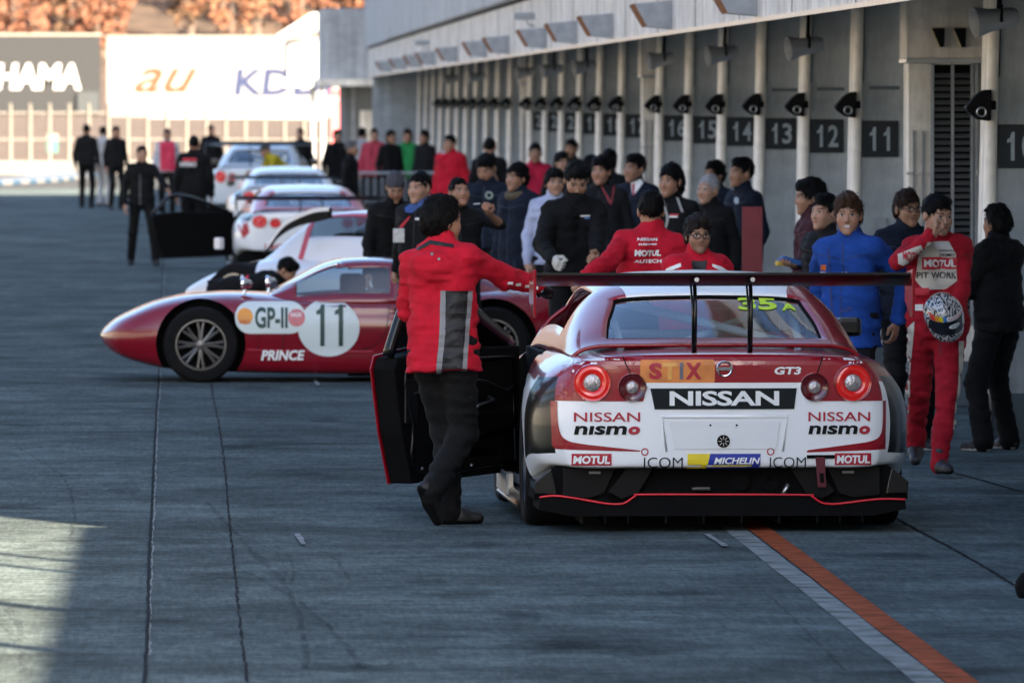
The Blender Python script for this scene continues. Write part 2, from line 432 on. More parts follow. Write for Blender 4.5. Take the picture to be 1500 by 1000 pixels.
bpart('upper_storey', M_fascia, 4.3, 16, 37, 190, 5.202, 14.5)
bpart('window_band', mat('dark_glazing', (0.03, 0.04, 0.05), 0.1), 4.28, 4.299, 37.2, 189, 7.0, 9.0)
bpart('window_band', MATS['dark_glazing'], 4.28, 4.299, 37.2, 189, 10.8, 12.6)
bpart('roof', M_upper, 4.0, 16.3, 36.9, 190.2, 14.502, 15.2)
bpart('low_parapet', M_upper, 4.2, 16, -50, 36.9, 3.58, 5.83)
for y in (26.1, 29.0, 32.2, 33.2, 20.0, 15.0):
    MB().tube([(4.3 - 5.85, y - 60, 5.5), (4.3 - 5.85, y - 60, 8.6)], 0.07 if y < 32 else 0.045, 8).build('terrace_post', M_metal, bld)
bpart('terrace_end_wall', M_upper, 4.10, 12, 190.22, 213.9, 3.58, 5.2)
bpart('annex_shade_block', M_upper, 4.3, 14, 190.22, 221, 5.202, 7.0)  # unseen block added above the view to shade the far annex
bpart('building_end', M_wall, 4.3, 6.3, 214.02, 214.4, 0, 3.4)

# pillars between the garages, each with its number facing the lane entry
PILL = [(8, 48.0), (9, 54.0), (10, 59.0)] + [(11 + k, 71.0 + 6 * k) for k in range(6)] + [(17 + k, 110.0 + 6 * k) for k in range(6)] + [(23 + k, 149.0 + 6 * k) for k in range(11)]
me_p = None
NUMW = {10: 'ten', 11: 'eleven', 12: 'twelve', 13: 'thirteen', 14: 'fourteen', 15: 'fifteen', 16: 'sixteen', 17: 'seventeen', 18: 'eighteen', 19: 'nineteen', 20: 'twenty', 21: 'twenty-one', 22: 'twenty-two'}
for n_, y in PILL:
    if me_p is None:
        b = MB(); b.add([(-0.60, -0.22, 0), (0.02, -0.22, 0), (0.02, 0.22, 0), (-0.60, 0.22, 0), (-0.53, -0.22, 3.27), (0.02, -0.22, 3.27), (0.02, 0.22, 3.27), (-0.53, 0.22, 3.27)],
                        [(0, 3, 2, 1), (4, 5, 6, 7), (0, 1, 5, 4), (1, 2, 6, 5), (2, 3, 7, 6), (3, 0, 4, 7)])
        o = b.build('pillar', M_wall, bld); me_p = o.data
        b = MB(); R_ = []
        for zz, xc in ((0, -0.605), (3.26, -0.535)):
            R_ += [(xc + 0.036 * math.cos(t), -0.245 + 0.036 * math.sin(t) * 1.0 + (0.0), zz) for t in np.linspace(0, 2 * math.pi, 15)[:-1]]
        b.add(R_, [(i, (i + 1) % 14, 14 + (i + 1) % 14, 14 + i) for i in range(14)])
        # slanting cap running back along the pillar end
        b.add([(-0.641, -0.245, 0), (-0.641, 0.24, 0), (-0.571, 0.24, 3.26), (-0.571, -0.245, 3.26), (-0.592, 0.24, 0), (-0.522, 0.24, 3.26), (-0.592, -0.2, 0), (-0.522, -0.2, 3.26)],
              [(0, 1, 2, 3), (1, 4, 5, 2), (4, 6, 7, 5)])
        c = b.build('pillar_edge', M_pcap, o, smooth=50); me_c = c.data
    else:
        o = bpy.data.objects.new('pillar', me_p); COL.objects.link(o); o.parent = bld
        c = bpy.data.objects.new('pillar_edge', me_c); COL.objects.link(c); c.parent = o
    o.location = (0, y - 60, 0)
    pl = MB().box(-0.56, 0.0, -0.236, -0.222, 0.0, 0.33).build('pillar_plinth', M_plinth, o)
    if n_ in (11, 12, 14, 16, 19): MB().box(-0.42, -0.32, -0.26, -0.222, 1.18, 1.34).build('switch_box', M_greyw, o, bevel=0.006)
    if n_ in (12, 13, 11): MB().box(-0.46, -0.22, -0.228, -0.2205, 2.36, 2.39).build('vent_grille', M_plinth, o)
    if n_ in (11, 13, 15, 18): MB().tube([(-0.10, -0.24, 0.35), (-0.10, -0.24, 3.2)], 0.012, 6).build('conduit', M_greyw, o)
    if 10 <= n_ <= 22:
        s = empty('number_sign', (5.475, y - 0.235, 1.968), 0, 'black square sign reading %s on pit pillar' % NUMW[n_], 'sign')
        MB().box(-0.145, 0.145, -0.012, 0.008, -0.145, 0.145).build('plate', M_sign, s, bevel=0.003, seg=1)
        for dg_, xa in zip(str(n_), (-0.100, 0.012)):
            wd_ = 0.060 if dg_ == '1' else 0.088
            if dg_ == '1':
                V = [(xa + .014, .045), (xa + .032, .055), (xa + .044, .095), (xa + .064, .095), (xa + .064, -.095), (xa + .039, -.095), (xa + .039, .03), (xa + .014, .022)]; F = [tuple(range(8))]
            else: V, F = text_fit(dg_, xa + (0.088 - wd_) / 2, -0.095, xa + (0.088 + wd_) / 2, 0.095, bold=0.006 if dg_ == '1' else 0.02)
            raw_object('numeral', [(a, -0.016, b_) for a, b_ in V], F, M_numeral, s, smooth=False)
    if 10 <= n_ <= 30:
        lab = 'black wedge loudspeaker on pillar beside the number %s sign' % NUMW[n_] if n_ <= 22 else 'blurred black wedge loudspeaker, %s beyond the third pier' % ['first', 'second', 'third', 'fourth', 'fifth', 'sixth', 'seventh', 'eighth'][n_ - 23]
        s = empty('wedge_speaker', (5.25, y - 0.30, 2.24), 0, lab, 'loudspeaker', 'wedge loudspeakers along the pit pillars')
        b = MB(); prof = [(0.02, -0.105), (0.025, 0.105), (-0.03, 0.10), (-0.085, 0.06), (-0.15, -0.015), (-0.13, -0.045), (-0.06, -0.095)]
        b.prism(prof, -0.09, 0.09); b.build('housing', M_black, s, bevel=0.012)
        b = MB(); b.tube([(-0.045 + 0.03 * math.cos(t), -0.098, -0.045 + 0.03 * math.sin(t)) for t in np.linspace(0, 2 * math.pi, 17)[:-1]], 0.007, 6, closed=True)
        b.build('trim_ring', M_metal, s, smooth='all')
        MB().box(0.0, 0.06, -0.02, 0.25, -0.03, 0.03).build('bracket', M_black, s)
        if n_ <= 22: MB().tube([(0.03, 0.03, 0.08), (0.085, 0.05, 0.2), (0.10, 0.05, 1.0)], 0.006, 5).build('cable', M_blackm, s)

# projecting piers with louvres
def pier(y, lab):
    p = empty('louvre_pier', (5.32, y, 0), 0, lab, 'pier')
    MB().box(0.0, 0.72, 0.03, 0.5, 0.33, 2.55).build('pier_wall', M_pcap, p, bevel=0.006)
    MB().box(-0.004, 0.72, 0.025, 0.5, 0.0, 0.326).build('plinth', M_plinth, p)
    MB().box(-0.03, 0.74, -0.16, 0.5, 2.585, 3.25).build('header_box', M_fascia, p, bevel=0.006)
    MB().box(-0.035, 0.75, -0.17, 0.5, 2.555, 2.582).build('header_rail', M_metal, p)
    lf = MB()
    for x in (0.165, 0.315, 0.46): lf.box(x, x + 0.022, -0.01, 0.05, 0.6, 2.55)
    f = lf.build('louvre_frame', M_greyw, p)
    MB().box(0.19, 0.46, 0.018, 0.027, 0.62, 2.54).build('louvre_back', M_blackm, f)
    sl = None
    for i in range(37):
        for x0, x1 in ((0.19, 0.312), (0.34, 0.457)):
            if sl is None or sl[1] != x1 - x0:
                b = MB(); w_ = x1 - x0
                b.add([(0, -0.012, -0.012), (w_, -0.012, -0.012), (w_, 0.016, 0.016), (0, 0.016, 0.016), (0, -0.009, -0.016), (w_, -0.009, -0.016), (w_, 0.016, 0.010), (0, 0.016, 0.010)],
                      [(0, 1, 2, 3), (4, 7, 6, 5), (0, 4, 5, 1), (1, 5, 6, 2), (3, 2, 6, 7), (0, 3, 7, 4)])
                o = b.build('slat', M_slat, f); sl = (o.data, w_)
            else:
                o = bpy.data.objects.new('slat', sl[0]); COL.objects.link(o); o.parent = f
            o.location = (x0, 0, 0.66 + i * 0.05)
    MB().box(0.49, 0.515, -0.02, 0.03, 0.33, 2.55).build('pipe_chase', M_greyw, p)
    MB().tube([(0.555, 0.0, 0.4), (0.555, 0.0, 2.5)], 0.014, 8).build('conduit', M_metal, p)
    MB().box(0.50, 0.74, -0.06, 0.03, 1.72, 1.76).build('ledge', M_metal, p)
    for z in (1.72,): MB().box(-0.015, 0.15, 0.0, 0.029, z, z + 0.02).build('rail', M_metal, p)
    for x in (0.03, 0.10): MB().box(x, x + 0.012, 0.0, 0.029, 1.2, 2.05).build('seam_strip', M_greyw, p)
    return p
pier(66.0, 'projecting white pier with tall black louvres between garages 11 and 10')
pier(105.3, 'blurred white pier with dark louvres between garages 17 and 16')
pier(144.6, 'far pale pier with louvres after garage 22')
for k in range(2):
    s = empty('wedge_lamp', (5.52 + 0.16 * k, 65.84, 2.74), 0, ('left' if k == 0 else 'right') + ' small black wedge lamp on header above louvres', 'lamp', 'wedge lamps on the pier header')
    MB().prism([(-0.05, 0.07), (0.05, 0.07), (0.045, -0.07), (0.01, -0.075)], -0.07, 0.0).build('housing', M_black, s, bevel=0.005)
    MB().add([(-0.058, -0.072, 0.07), (-0.048, -0.072, 0.07), (0.013, -0.072, -0.073), (0.004, -0.072, -0.076)], [(0, 1, 2, 3)]).build('lens_edge', mat('lamp_lens', (0.7, 0.55, 0.3), 0.3), s)

# horn loudspeakers hung from the soffit and floodlight boxes on the fascia
hy = [57.5, 72.6, 84, 95, 113.6, 124, 134, 157, 173]
for k, y in enumerate(hy):
    z = 2.80 if k == 0 else 2.72
    s = empty('horn_speaker', (5.02 + (0.2 if k == 0 else 0), y, z), 0, 'grey horn loudspeaker hanging from soffit, ' + ['nearest, above sign 10', 'second from the right, before sign 13', 'third from the right', 'fourth from the right', 'fifth from the right', 'sixth from the right', 'seventh from the right', 'eighth from the right', 'farthest of the row'][k], 'loudspeaker', 'horn loudspeakers under the canopy')
    b = MB(); b.lathe([(0.001, -0.05), (0.05, -0.045), (0.06, -0.09), (0.085, -0.165), (0.097, -0.17), (0.098, -0.15), (0.075, -0.06), (0.066, 0.02), (0.062, 0.10), (0.05, 0.125), (0.001, 0.13)], 'x', n=24)
    h = b.build('horn', M_greyw, s, smooth=50); h.rotation_euler = (0, rad(-8), rad(14))
    MB().tube([(0, 0, 0.06), (0.01, 0, 0.3), (0.01, 0, 3.26 - z)], 0.016, 8).build('hanger', M_blackm, s)
    MB().tube([(0.01, -0.08, -0.02), (0.01, -0.08, 0.09), (0.01, 0.08, 0.09), (0.01, 0.08, -0.02)], 0.01, 6).build('yoke', M_blackm, s)
fy = [66, 77.8, 88.7, 97, 105.5, 118, 127, 141, 154, 163, 175, 188]
fl = ['nearest to the camera', 'second along', 'third along', 'fourth along', 'fifth along', 'sixth along', 'seventh along', 'eighth along', 'ninth along', 'tenth along', 'eleventh along', 'farthest along']
for k, y in enumerate(fy):
    s = empty('floodlight_box', (4.18, y, 3.02), 0, 'weathered grey floodlight box on canopy fascia, ' + fl[k], 'floodlight', 'floodlight boxes along the fascia')
    MB().prism([(-0.36, 0.10), (0.0, 0.13), (0.0, -0.12), (-0.24, -0.10)], -0.12, 0.12).build('housing', M_greyw, s, bevel=0.008)
    MB().prism([(-0.365, 0.085), (-0.33, 0.105), (-0.22, -0.095), (-0.25, -0.105)], -0.121, 0.121).build('lamp_front', M_rust, s)
    MB().box(-0.02, 0.0, -0.05, 0.05, 0.1, 0.24).build('bracket', M_metal, s)
for k, (y, lab) in enumerate(((109, 'small camera on bracket above the fascia, nearer one'), (158, 'small camera on bracket above the fascia, farther one'))):
    s = empty('security_camera', (4.15, y, 3.25), 0, lab, 'camera', 'cameras on the fascia')
    MB().box(-0.22, 0.02, -0.05, 0.05, 0.02, 0.11).build('camera_body', M_greyw, s, bevel=0.015)
    MB().tube([(-0.08, 0, 0.02), (-0.04, 0, -0.05), (0.03, 0, -0.05)], 0.012, 6).build('mount', M_metal, s)
s = tag(MB().box(4.275, 4.434, 69.2, 69.23, 0.90, 1.445).build('board', mat('maroon_board', (0.20, 0.025, 0.03), 0.6), bevel=0.004), 'upright maroon panel beside the navy jacketed man', 'panel')
o = MB().box(-0.02, 0.02, 0, 0.03, 0, 1.0).build('post', M_metal, s); o.location = (4.355, 69.24, 0)

# ------------------------------------------------------------------ far end: annex, tower, kerb, fence, billboards, hill
an = empty('far_annex', (3.2, 222, 0), 0, 'grey two storey annex at far end of the pit building', 'building')
MB().box(0, 1.5, 0, 8, 2.85, 4.6).build('upper_wall', M_upper, an, bevel=0.02)
MB().box(-0.15, 1.6, -0.6, 8, 2.66, 2.846).build('canopy_slab', M_pcap, an, bevel=0.02)
MB().box(0.55, 2.4, 1.0, 8, 0, 2.658).build('lower_wall', M_ceil, an)
MB().box(0.95, 1.25, 0.96, 0.998, 0.0, 2.05).build('door', M_pcap, an)
for x in (0.75, 1.42, 1.62, 1.8): MB().box(x, x + 0.07, 0.93, 0.998, 0, 2.65).build('mullion', M_greyw, an)
M_towerw = mat('tower_white', (0.30, 0.30, 0.30), 0.6)
tw = empty('hospitality_tower', (2.75, 262, 0), 0, 'sunlit white projecting upper room with slanted awning at lane end', 'building')
MB().box(0.0, 1.2, 0, 9, 2.95, 4.1).build('room', M_towerw, tw, bevel=0.03)
MB().box(-0.2, 1.2, -0.8, 9, 2.72, 2.945).build('floor_slab', M_pcap, tw, bevel=0.03)
MB().prism([(-0.4, 4.2), (0.7, 4.9), (0.95, 4.9), (0.95, 4.35), (-0.15, 4.1)], -0.5, 2).build('awning', M_towerw, tw, bevel=0.05)
for x in (0.75, 1.05): MB().tube([(x, 0.5, 0), (x, 0.5, 2.72)], 0.07, 8).build('column', M_greyw, tw)
tag(MB().box(3.9, 4.25, 253, 253.1, 0.8, 2.3).build('banner', mat('banner_red', (0.6, 0.09, 0.10), 0.7)), 'tall red banner hanging near lane end', 'banner')
tag(MB().box(3.85, 4.5, 252.8, 252.9, 2.42, 2.62).build('sign_board', mat('sign_red', (0.45, 0.04, 0.05), 0.6)), 'small red board above the red banner', 'sign')

kb = empty('kerb', (-5, 240, 0), 0, 'blue and white painted kerb curving at the lane exit', 'kerb')
M_kblue = mat('kerb_blue', (0.02, 0.065, 0.12), 0.7, var=0.2); M_kwhite = mat('kerb_white', (0.16, 0.16, 0.16), 0.8, var=0.15)
kp = catmull([(-5.8, -8), (-2.2, -2), (0.2, 7), (1.6, 22), (2.2, 40)], 9)
for i in range(len(kp) - 1):
    a, b_ = kp[i], kp[i + 1]; d = (b_ - a) / np.hypot(*(b_ - a)); nn = np.array((-d[1], d[0]))
    q = [a + d * .02, b_ - d * .02, b_ - d * .02 + nn * 1.6, a + d * .02 + nn * 1.6]
    MB().prism([tuple(p) for p in q], -0.02, 0.09, 'z').build('kerb_block', M_kblue if i % 2 else M_kwhite, kb, bevel=0.01, seg=1)
wl_ = tag(MB().box(-30, 1.2, 276, 276.4, 0, 0.42).build('barrier_wall', mat('barrier_concrete', (0.12, 0.12, 0.12), 0.9, var=0.15, scale=0.8), bevel=0.02), 'low pale concrete barrier beyond the kerb', 'barrier')

fn = empty('debris_fence', (0, 300, 0), 0, 'pale post and rail catch fence before the dry bank', 'fence')
M_fpost = mat('fence_post', (0.15, 0.14, 0.125), 0.6)
pm = None
for i in range(28):
    x = -9.5 + i * 0.66
    if pm is None:
        o = MB().tube([(0, 0, 0), (0, 0, 1.95), (0.0, -0.12, 2.2)], 0.055, 8).build('post', M_fpost, fn, smooth=60); pm = o.data
    else:
        o = bpy.data.objects.new('post', pm); COL.objects.link(o); o.parent = fn
    o.location = (x, 0, 0)
for z in (0.25, 1.0, 1.9): MB().tube([(-10, 0.08, z), (9, 0.08, z)], 0.03, 6).build('rail', M_fpost, fn)
b = MB()
for i in range(95): b.box(-10 + i * 0.2, -10 + i * 0.2 + 0.012, 0.1, 0.112, 0.05, 2.0)
for i in range(10): b.box(-10, 9, 0.113, 0.12, 0.1 + i * 0.2, 0.112 + i * 0.2)
o = b.build('wire_mesh', mat('wire_grey', (0.05, 0.05, 0.05), 0.7), fn); o['kind'] = 'stuff'
M_dry = mat('dry_bank', (0.055, 0.034, 0.021), 0.95, var=0.45, scale=0.5, bump=0.5, bscale=4)
hb = MB(); xs = np.linspace(-160, 160, 41); ys = [308, 330, 360, 400, 440, 470, 520, 560, 600, 650, 720, 820, 950]
zs = [-0.1, 0.5, 1.0, 1.3, 1.5, 1.6, 2.0, 3.5, 7.0, 13, 24, 45, 70]
hb.add([(x, y, z + (math.sin(x * .21 + y * .05) * .06 * z)) for y, z in zip(ys, zs) for x in xs],
       [(j * 41 + i, j * 41 + i + 1, (j + 1) * 41 + i + 1, (j + 1) * 41 + i) for j in range(len(ys) - 1) for i in range(40)])
hill = hb.build('hillside', M_dry, smooth=True); hill['kind'] = 'structure'
sgn = tag(MB().box(-5.05, -4.65, 304, 304.05, 0.55, 1.0).build('small_sign', mat('sign_teal', (0.02, 0.11, 0.10), 0.6)), 'small teal sign on the catch fence at left', 'sign')
MB().box(-5.05, -4.65, 303.95, 303.99, 1.0, 1.18).build('sign_header', M_fpost, sgn)

M_bgrey = mat('billboard_grey', (0.012, 0.014, 0.017), 0.9); M_letw = mat('letter_white', (0.35, 0.35, 0.35), 0.6)
M_leto = mat('letter_orange', (0.085, 0.022, 0.005), 0.8); M_letb = mat('letter_blue', (0.004, 0.012, 0.05), 0.8)
def billboard(x0, x1, z0, z1, m, lab):
    e = empty('billboard', ((x0 + x1) / 2, 450, 0), 0, lab, 'billboard'); hw = (x1 - x0) / 2
    MB().box(-hw, hw, 0, 0.25, z0, z1).build('panel', m, e, bevel=0.03)
    for x in np.linspace(-hw + .4, hw - .4, 5): MB().box(x - .1, x + .1, 0.05, 0.25, 1.0, z0 - 0.004).build('post', M_fpost, e)
    MB().box(-hw - 0.08, hw + 0.08, -0.05, 0.3, z1 + 0.003, z1 + 0.12).build('top_trim', M_fpost, e)
    return e
def bx(u): return ux(u, 450)
def bz(v): return CAMZ - (v - 150) / FPX * 450
def letter(e, s, u0, v0, u1, v1, m, **k):
    V, F = text_fit(s, bx(u0) - e.location.x, bz(v1), bx(u1) - e.location.x, bz(v0), **k)
    raw_object('lettering', [(a, -0.03, b_) for a, b_ in V], F, m, e, smooth=False)
e1 = billboard(bx(-170), bx(148), bz(168), bz(53), M_bgrey, 'dark grey billboard with white HAMA lettering at far left')
letter(e1, 'YOKOHAMA', -132, 93, 119, 132, M_letw, shear=0.12, bold=0.035)
MB().box(bx(114) - e1.location.x, bx(145) - e1.location.x, -0.3, -0.05, bz(166), bz(135)).build('dark_panel', M_sign, e1)
e2 = billboard(bx(157), bx(620), bz(172), bz(56), mat('billboard_white', (0.16, 0.16, 0.16), 0.9), 'large white billboard with orange au and blue KDDI lettering')
letter(e2, 'au', 197, 100, 290, 136, M_leto, shear=0.45, bold=0.012)
letter(e2, 'KDDI', 343, 101, 490, 140, M_letb, shear=0.1, bold=0.03)
# white vaulted tents under the billboard
tm = None
for i in range(9):
    e = empty('white_tent', (-1.9 + i * 0.98, 436, 1.1), 0, 'white vaulted tent under the billboard, %s' % ['leftmost of the row', 'second from left', 'third from left', 'fourth from left', 'middle one', 'sixth from left', 'seventh from left', 'eighth from left', 'rightmost of the row'][i], 'tent', 'white tents below the white billboard')
    if tm is None:
        b = MB(); arc = [(0.46 * math.cos(t), 0.35 + 0.42 * math.sin(t)) for t in np.linspace(0, math.pi, 13)]
        b.prism([(0.46, 0)] + arc + [(-0.46, 0)], 0, 2.4); a1 = b.build('canvas_roof', M_towerw, e, smooth=30)
        b = MB(); b.tube([(p[0], -0.03, p[1]) for p in arc], 0.035, 6); a2 = b.build('hoop', M_fpost, e); tm = (a1.data, a2.data)
    else:
        for nm, d in zip(('canvas_roof', 'hoop'), tm):
            o = bpy.data.objects.new(nm, d); COL.objects.link(o); o.parent = e

# autumn wood on the hill: one mass of trunks and leaf clumps
rs = np.random.RandomState(3)
V = []; F = []; MI = []
for k in range(240):
    x = rs.uniform(-40, 40); y = rs.uniform(570, 690); gz = np.interp(y, ys, zs) - 0.3
    h = rs.uniform(4.5, 8.5); r = rs.uniform(1.7, 3.0)
    bt = len(V)
    for (zz, rr) in ((0, .22), (h * .6, .14), (h * .95, .04)):
        for j in range(5):
            t = j * 2 * math.pi / 5; V.append((x + rr * math.cos(t), y + rr * math.sin(t), gz + zz))
    for a in range(2):
        for j in range(5): F.append((bt + a * 5 + j, bt + a * 5 + (j + 1) % 5, bt + a * 5 + 5 + (j + 1) % 5, bt + a * 5 + 5 + j)); MI.append(0)
    ci = 1 + rs.choice(4, p=[.34, .3, .24, .12])
    n_ = 400
    P = rs.normal(size=(n_, 3)); P /= np.linalg.norm(P, axis=1)[:, None]
    rr = rs.uniform(0.35, 1.0, n_) ** 0.6 * (1 + 0.25 * np.sin(P[:, 0] * 5 + k) + 0.2 * np.sin(P[:, 2] * 7 + 2 * k))
    P = P * rr[:, None] * (r, r, h * 0.42) + (x, y, gz + h * 0.62)
    for p in P:
        a = rs.normal(size=3); a /= np.linalg.norm(a); c = np.cross(a, rs.normal(size=3)); c /= np.linalg.norm(c); sz = rs.uniform(.08, .22)
        o_ = len(V); V += [tuple(p + (a + c) * sz), tuple(p + (a - c) * sz), tuple(p - (a + c) * sz), tuple(p - (a - c) * sz)]
        F.append((o_, o_ + 1, o_ + 2, o_ + 3)); MI.append(ci if rs.rand() > .15 else 1 + rs.randint(4))
wood = raw_object('autumn_wood', V, F, [mat('bark', (0.10, 0.075, 0.06), 0.9), mat('leaf_rust', (0.12, 0.046, 0.024), 0.8, var=.3), mat('leaf_orange', (0.14, 0.058, 0.028), 0.8, var=.3),
                  mat('leaf_brown', (0.085, 0.042, 0.026), 0.8, var=.3), mat('leaf_olive', (0.09, 0.05, 0.026), 0.8, var=.3)], smooth=False, midx=MI)
tag(wood, 'sunlit autumn wood of rust and orange trees on the hill', 'wood', kind='stuff')
# steel barrier rail with cloth among the far crowd, and a black rubber object at the right edge
br = empty('crowd_barrier', (ux(588, 152), 152, 0), 0, 'grey crowd barrier in front of the far spectators', 'barrier')
for x in np.linspace(-0.85, 0.85, 14): MB().tube([(x, 0, 0.15), (x, 0, 0.98)], 0.012, 6).build('bar', M_greyw, br)
MB().tube([(-0.9, 0, 0.0), (-0.9, 0, 1.05), (0.9, 0, 1.05), (0.9, 0, 0.0)], 0.03, 8).build('frame', M_greyw, br)
MB().tube([(-0.9, 0, 0.15), (0.9, 0, 0.15)], 0.02, 8).build('lower_rail', M_greyw, br)
MB().box(-0.85, 0.85, 0.03, 0.05, 0.2, 0.95).build('banner_cloth', mat('dark_grey_cloth', (0.04, 0.045, 0.05), 0.9), br)
c = gp(1499, 878)
rb = empty('rubber_cable_end', (c[0] + 0.04, c[1], 0), 0, 'black rubber cable end lying at the right edge', 'cable')
MB().lathe([(0.001, 0.12), (0.04, 0.115), (0.065, 0.08), (0.07, 0.05), (0.06, 0.015), (0.05, 0.0), (0.001, 0.0)], 'z', n=18).build('plug', M_blackm, rb, smooth=True)
MB().tube(polyline([(0.05, 0, 0.05), (0.3, 0.1, 0.03), (0.7, 0.6, 0.03), (1.5, 0.9, 0.03)]), 0.022, 8).build('cable', M_blackm, rb, smooth='all')

# sunlit grandstand across the track, left of the view
M_stand = mat('grandstand_concrete', (0.36, 0.35, 0.33), 0.8, var=0.12, scale=0.3)
gs = empty('grandstand', (-46, 60, 0), 0, 'long sunlit concrete grandstand across the track', 'grandstand')
b = MB(); st = [(0, 0)]
for i in range(16): st += [(-1.0 * i, 1.5 + 0.75 * i), (-1.0 * (i + 1), 1.5 + 0.75 * i)]
st += [(-17, 15), (-17, 0)]
b.prism(st, -140, 190); b.build('tiers', M_stand, gs)
MB().box(-18, -2, -140, 190, 20, 20.4).build('stand_roof', M_white, gs)
pw = tag(MB().box(-15.4, -15.1, -60, 190, 0, 1.1).build('pit_wall', M_stand), 'low concrete wall between pit lane and track', 'wall')
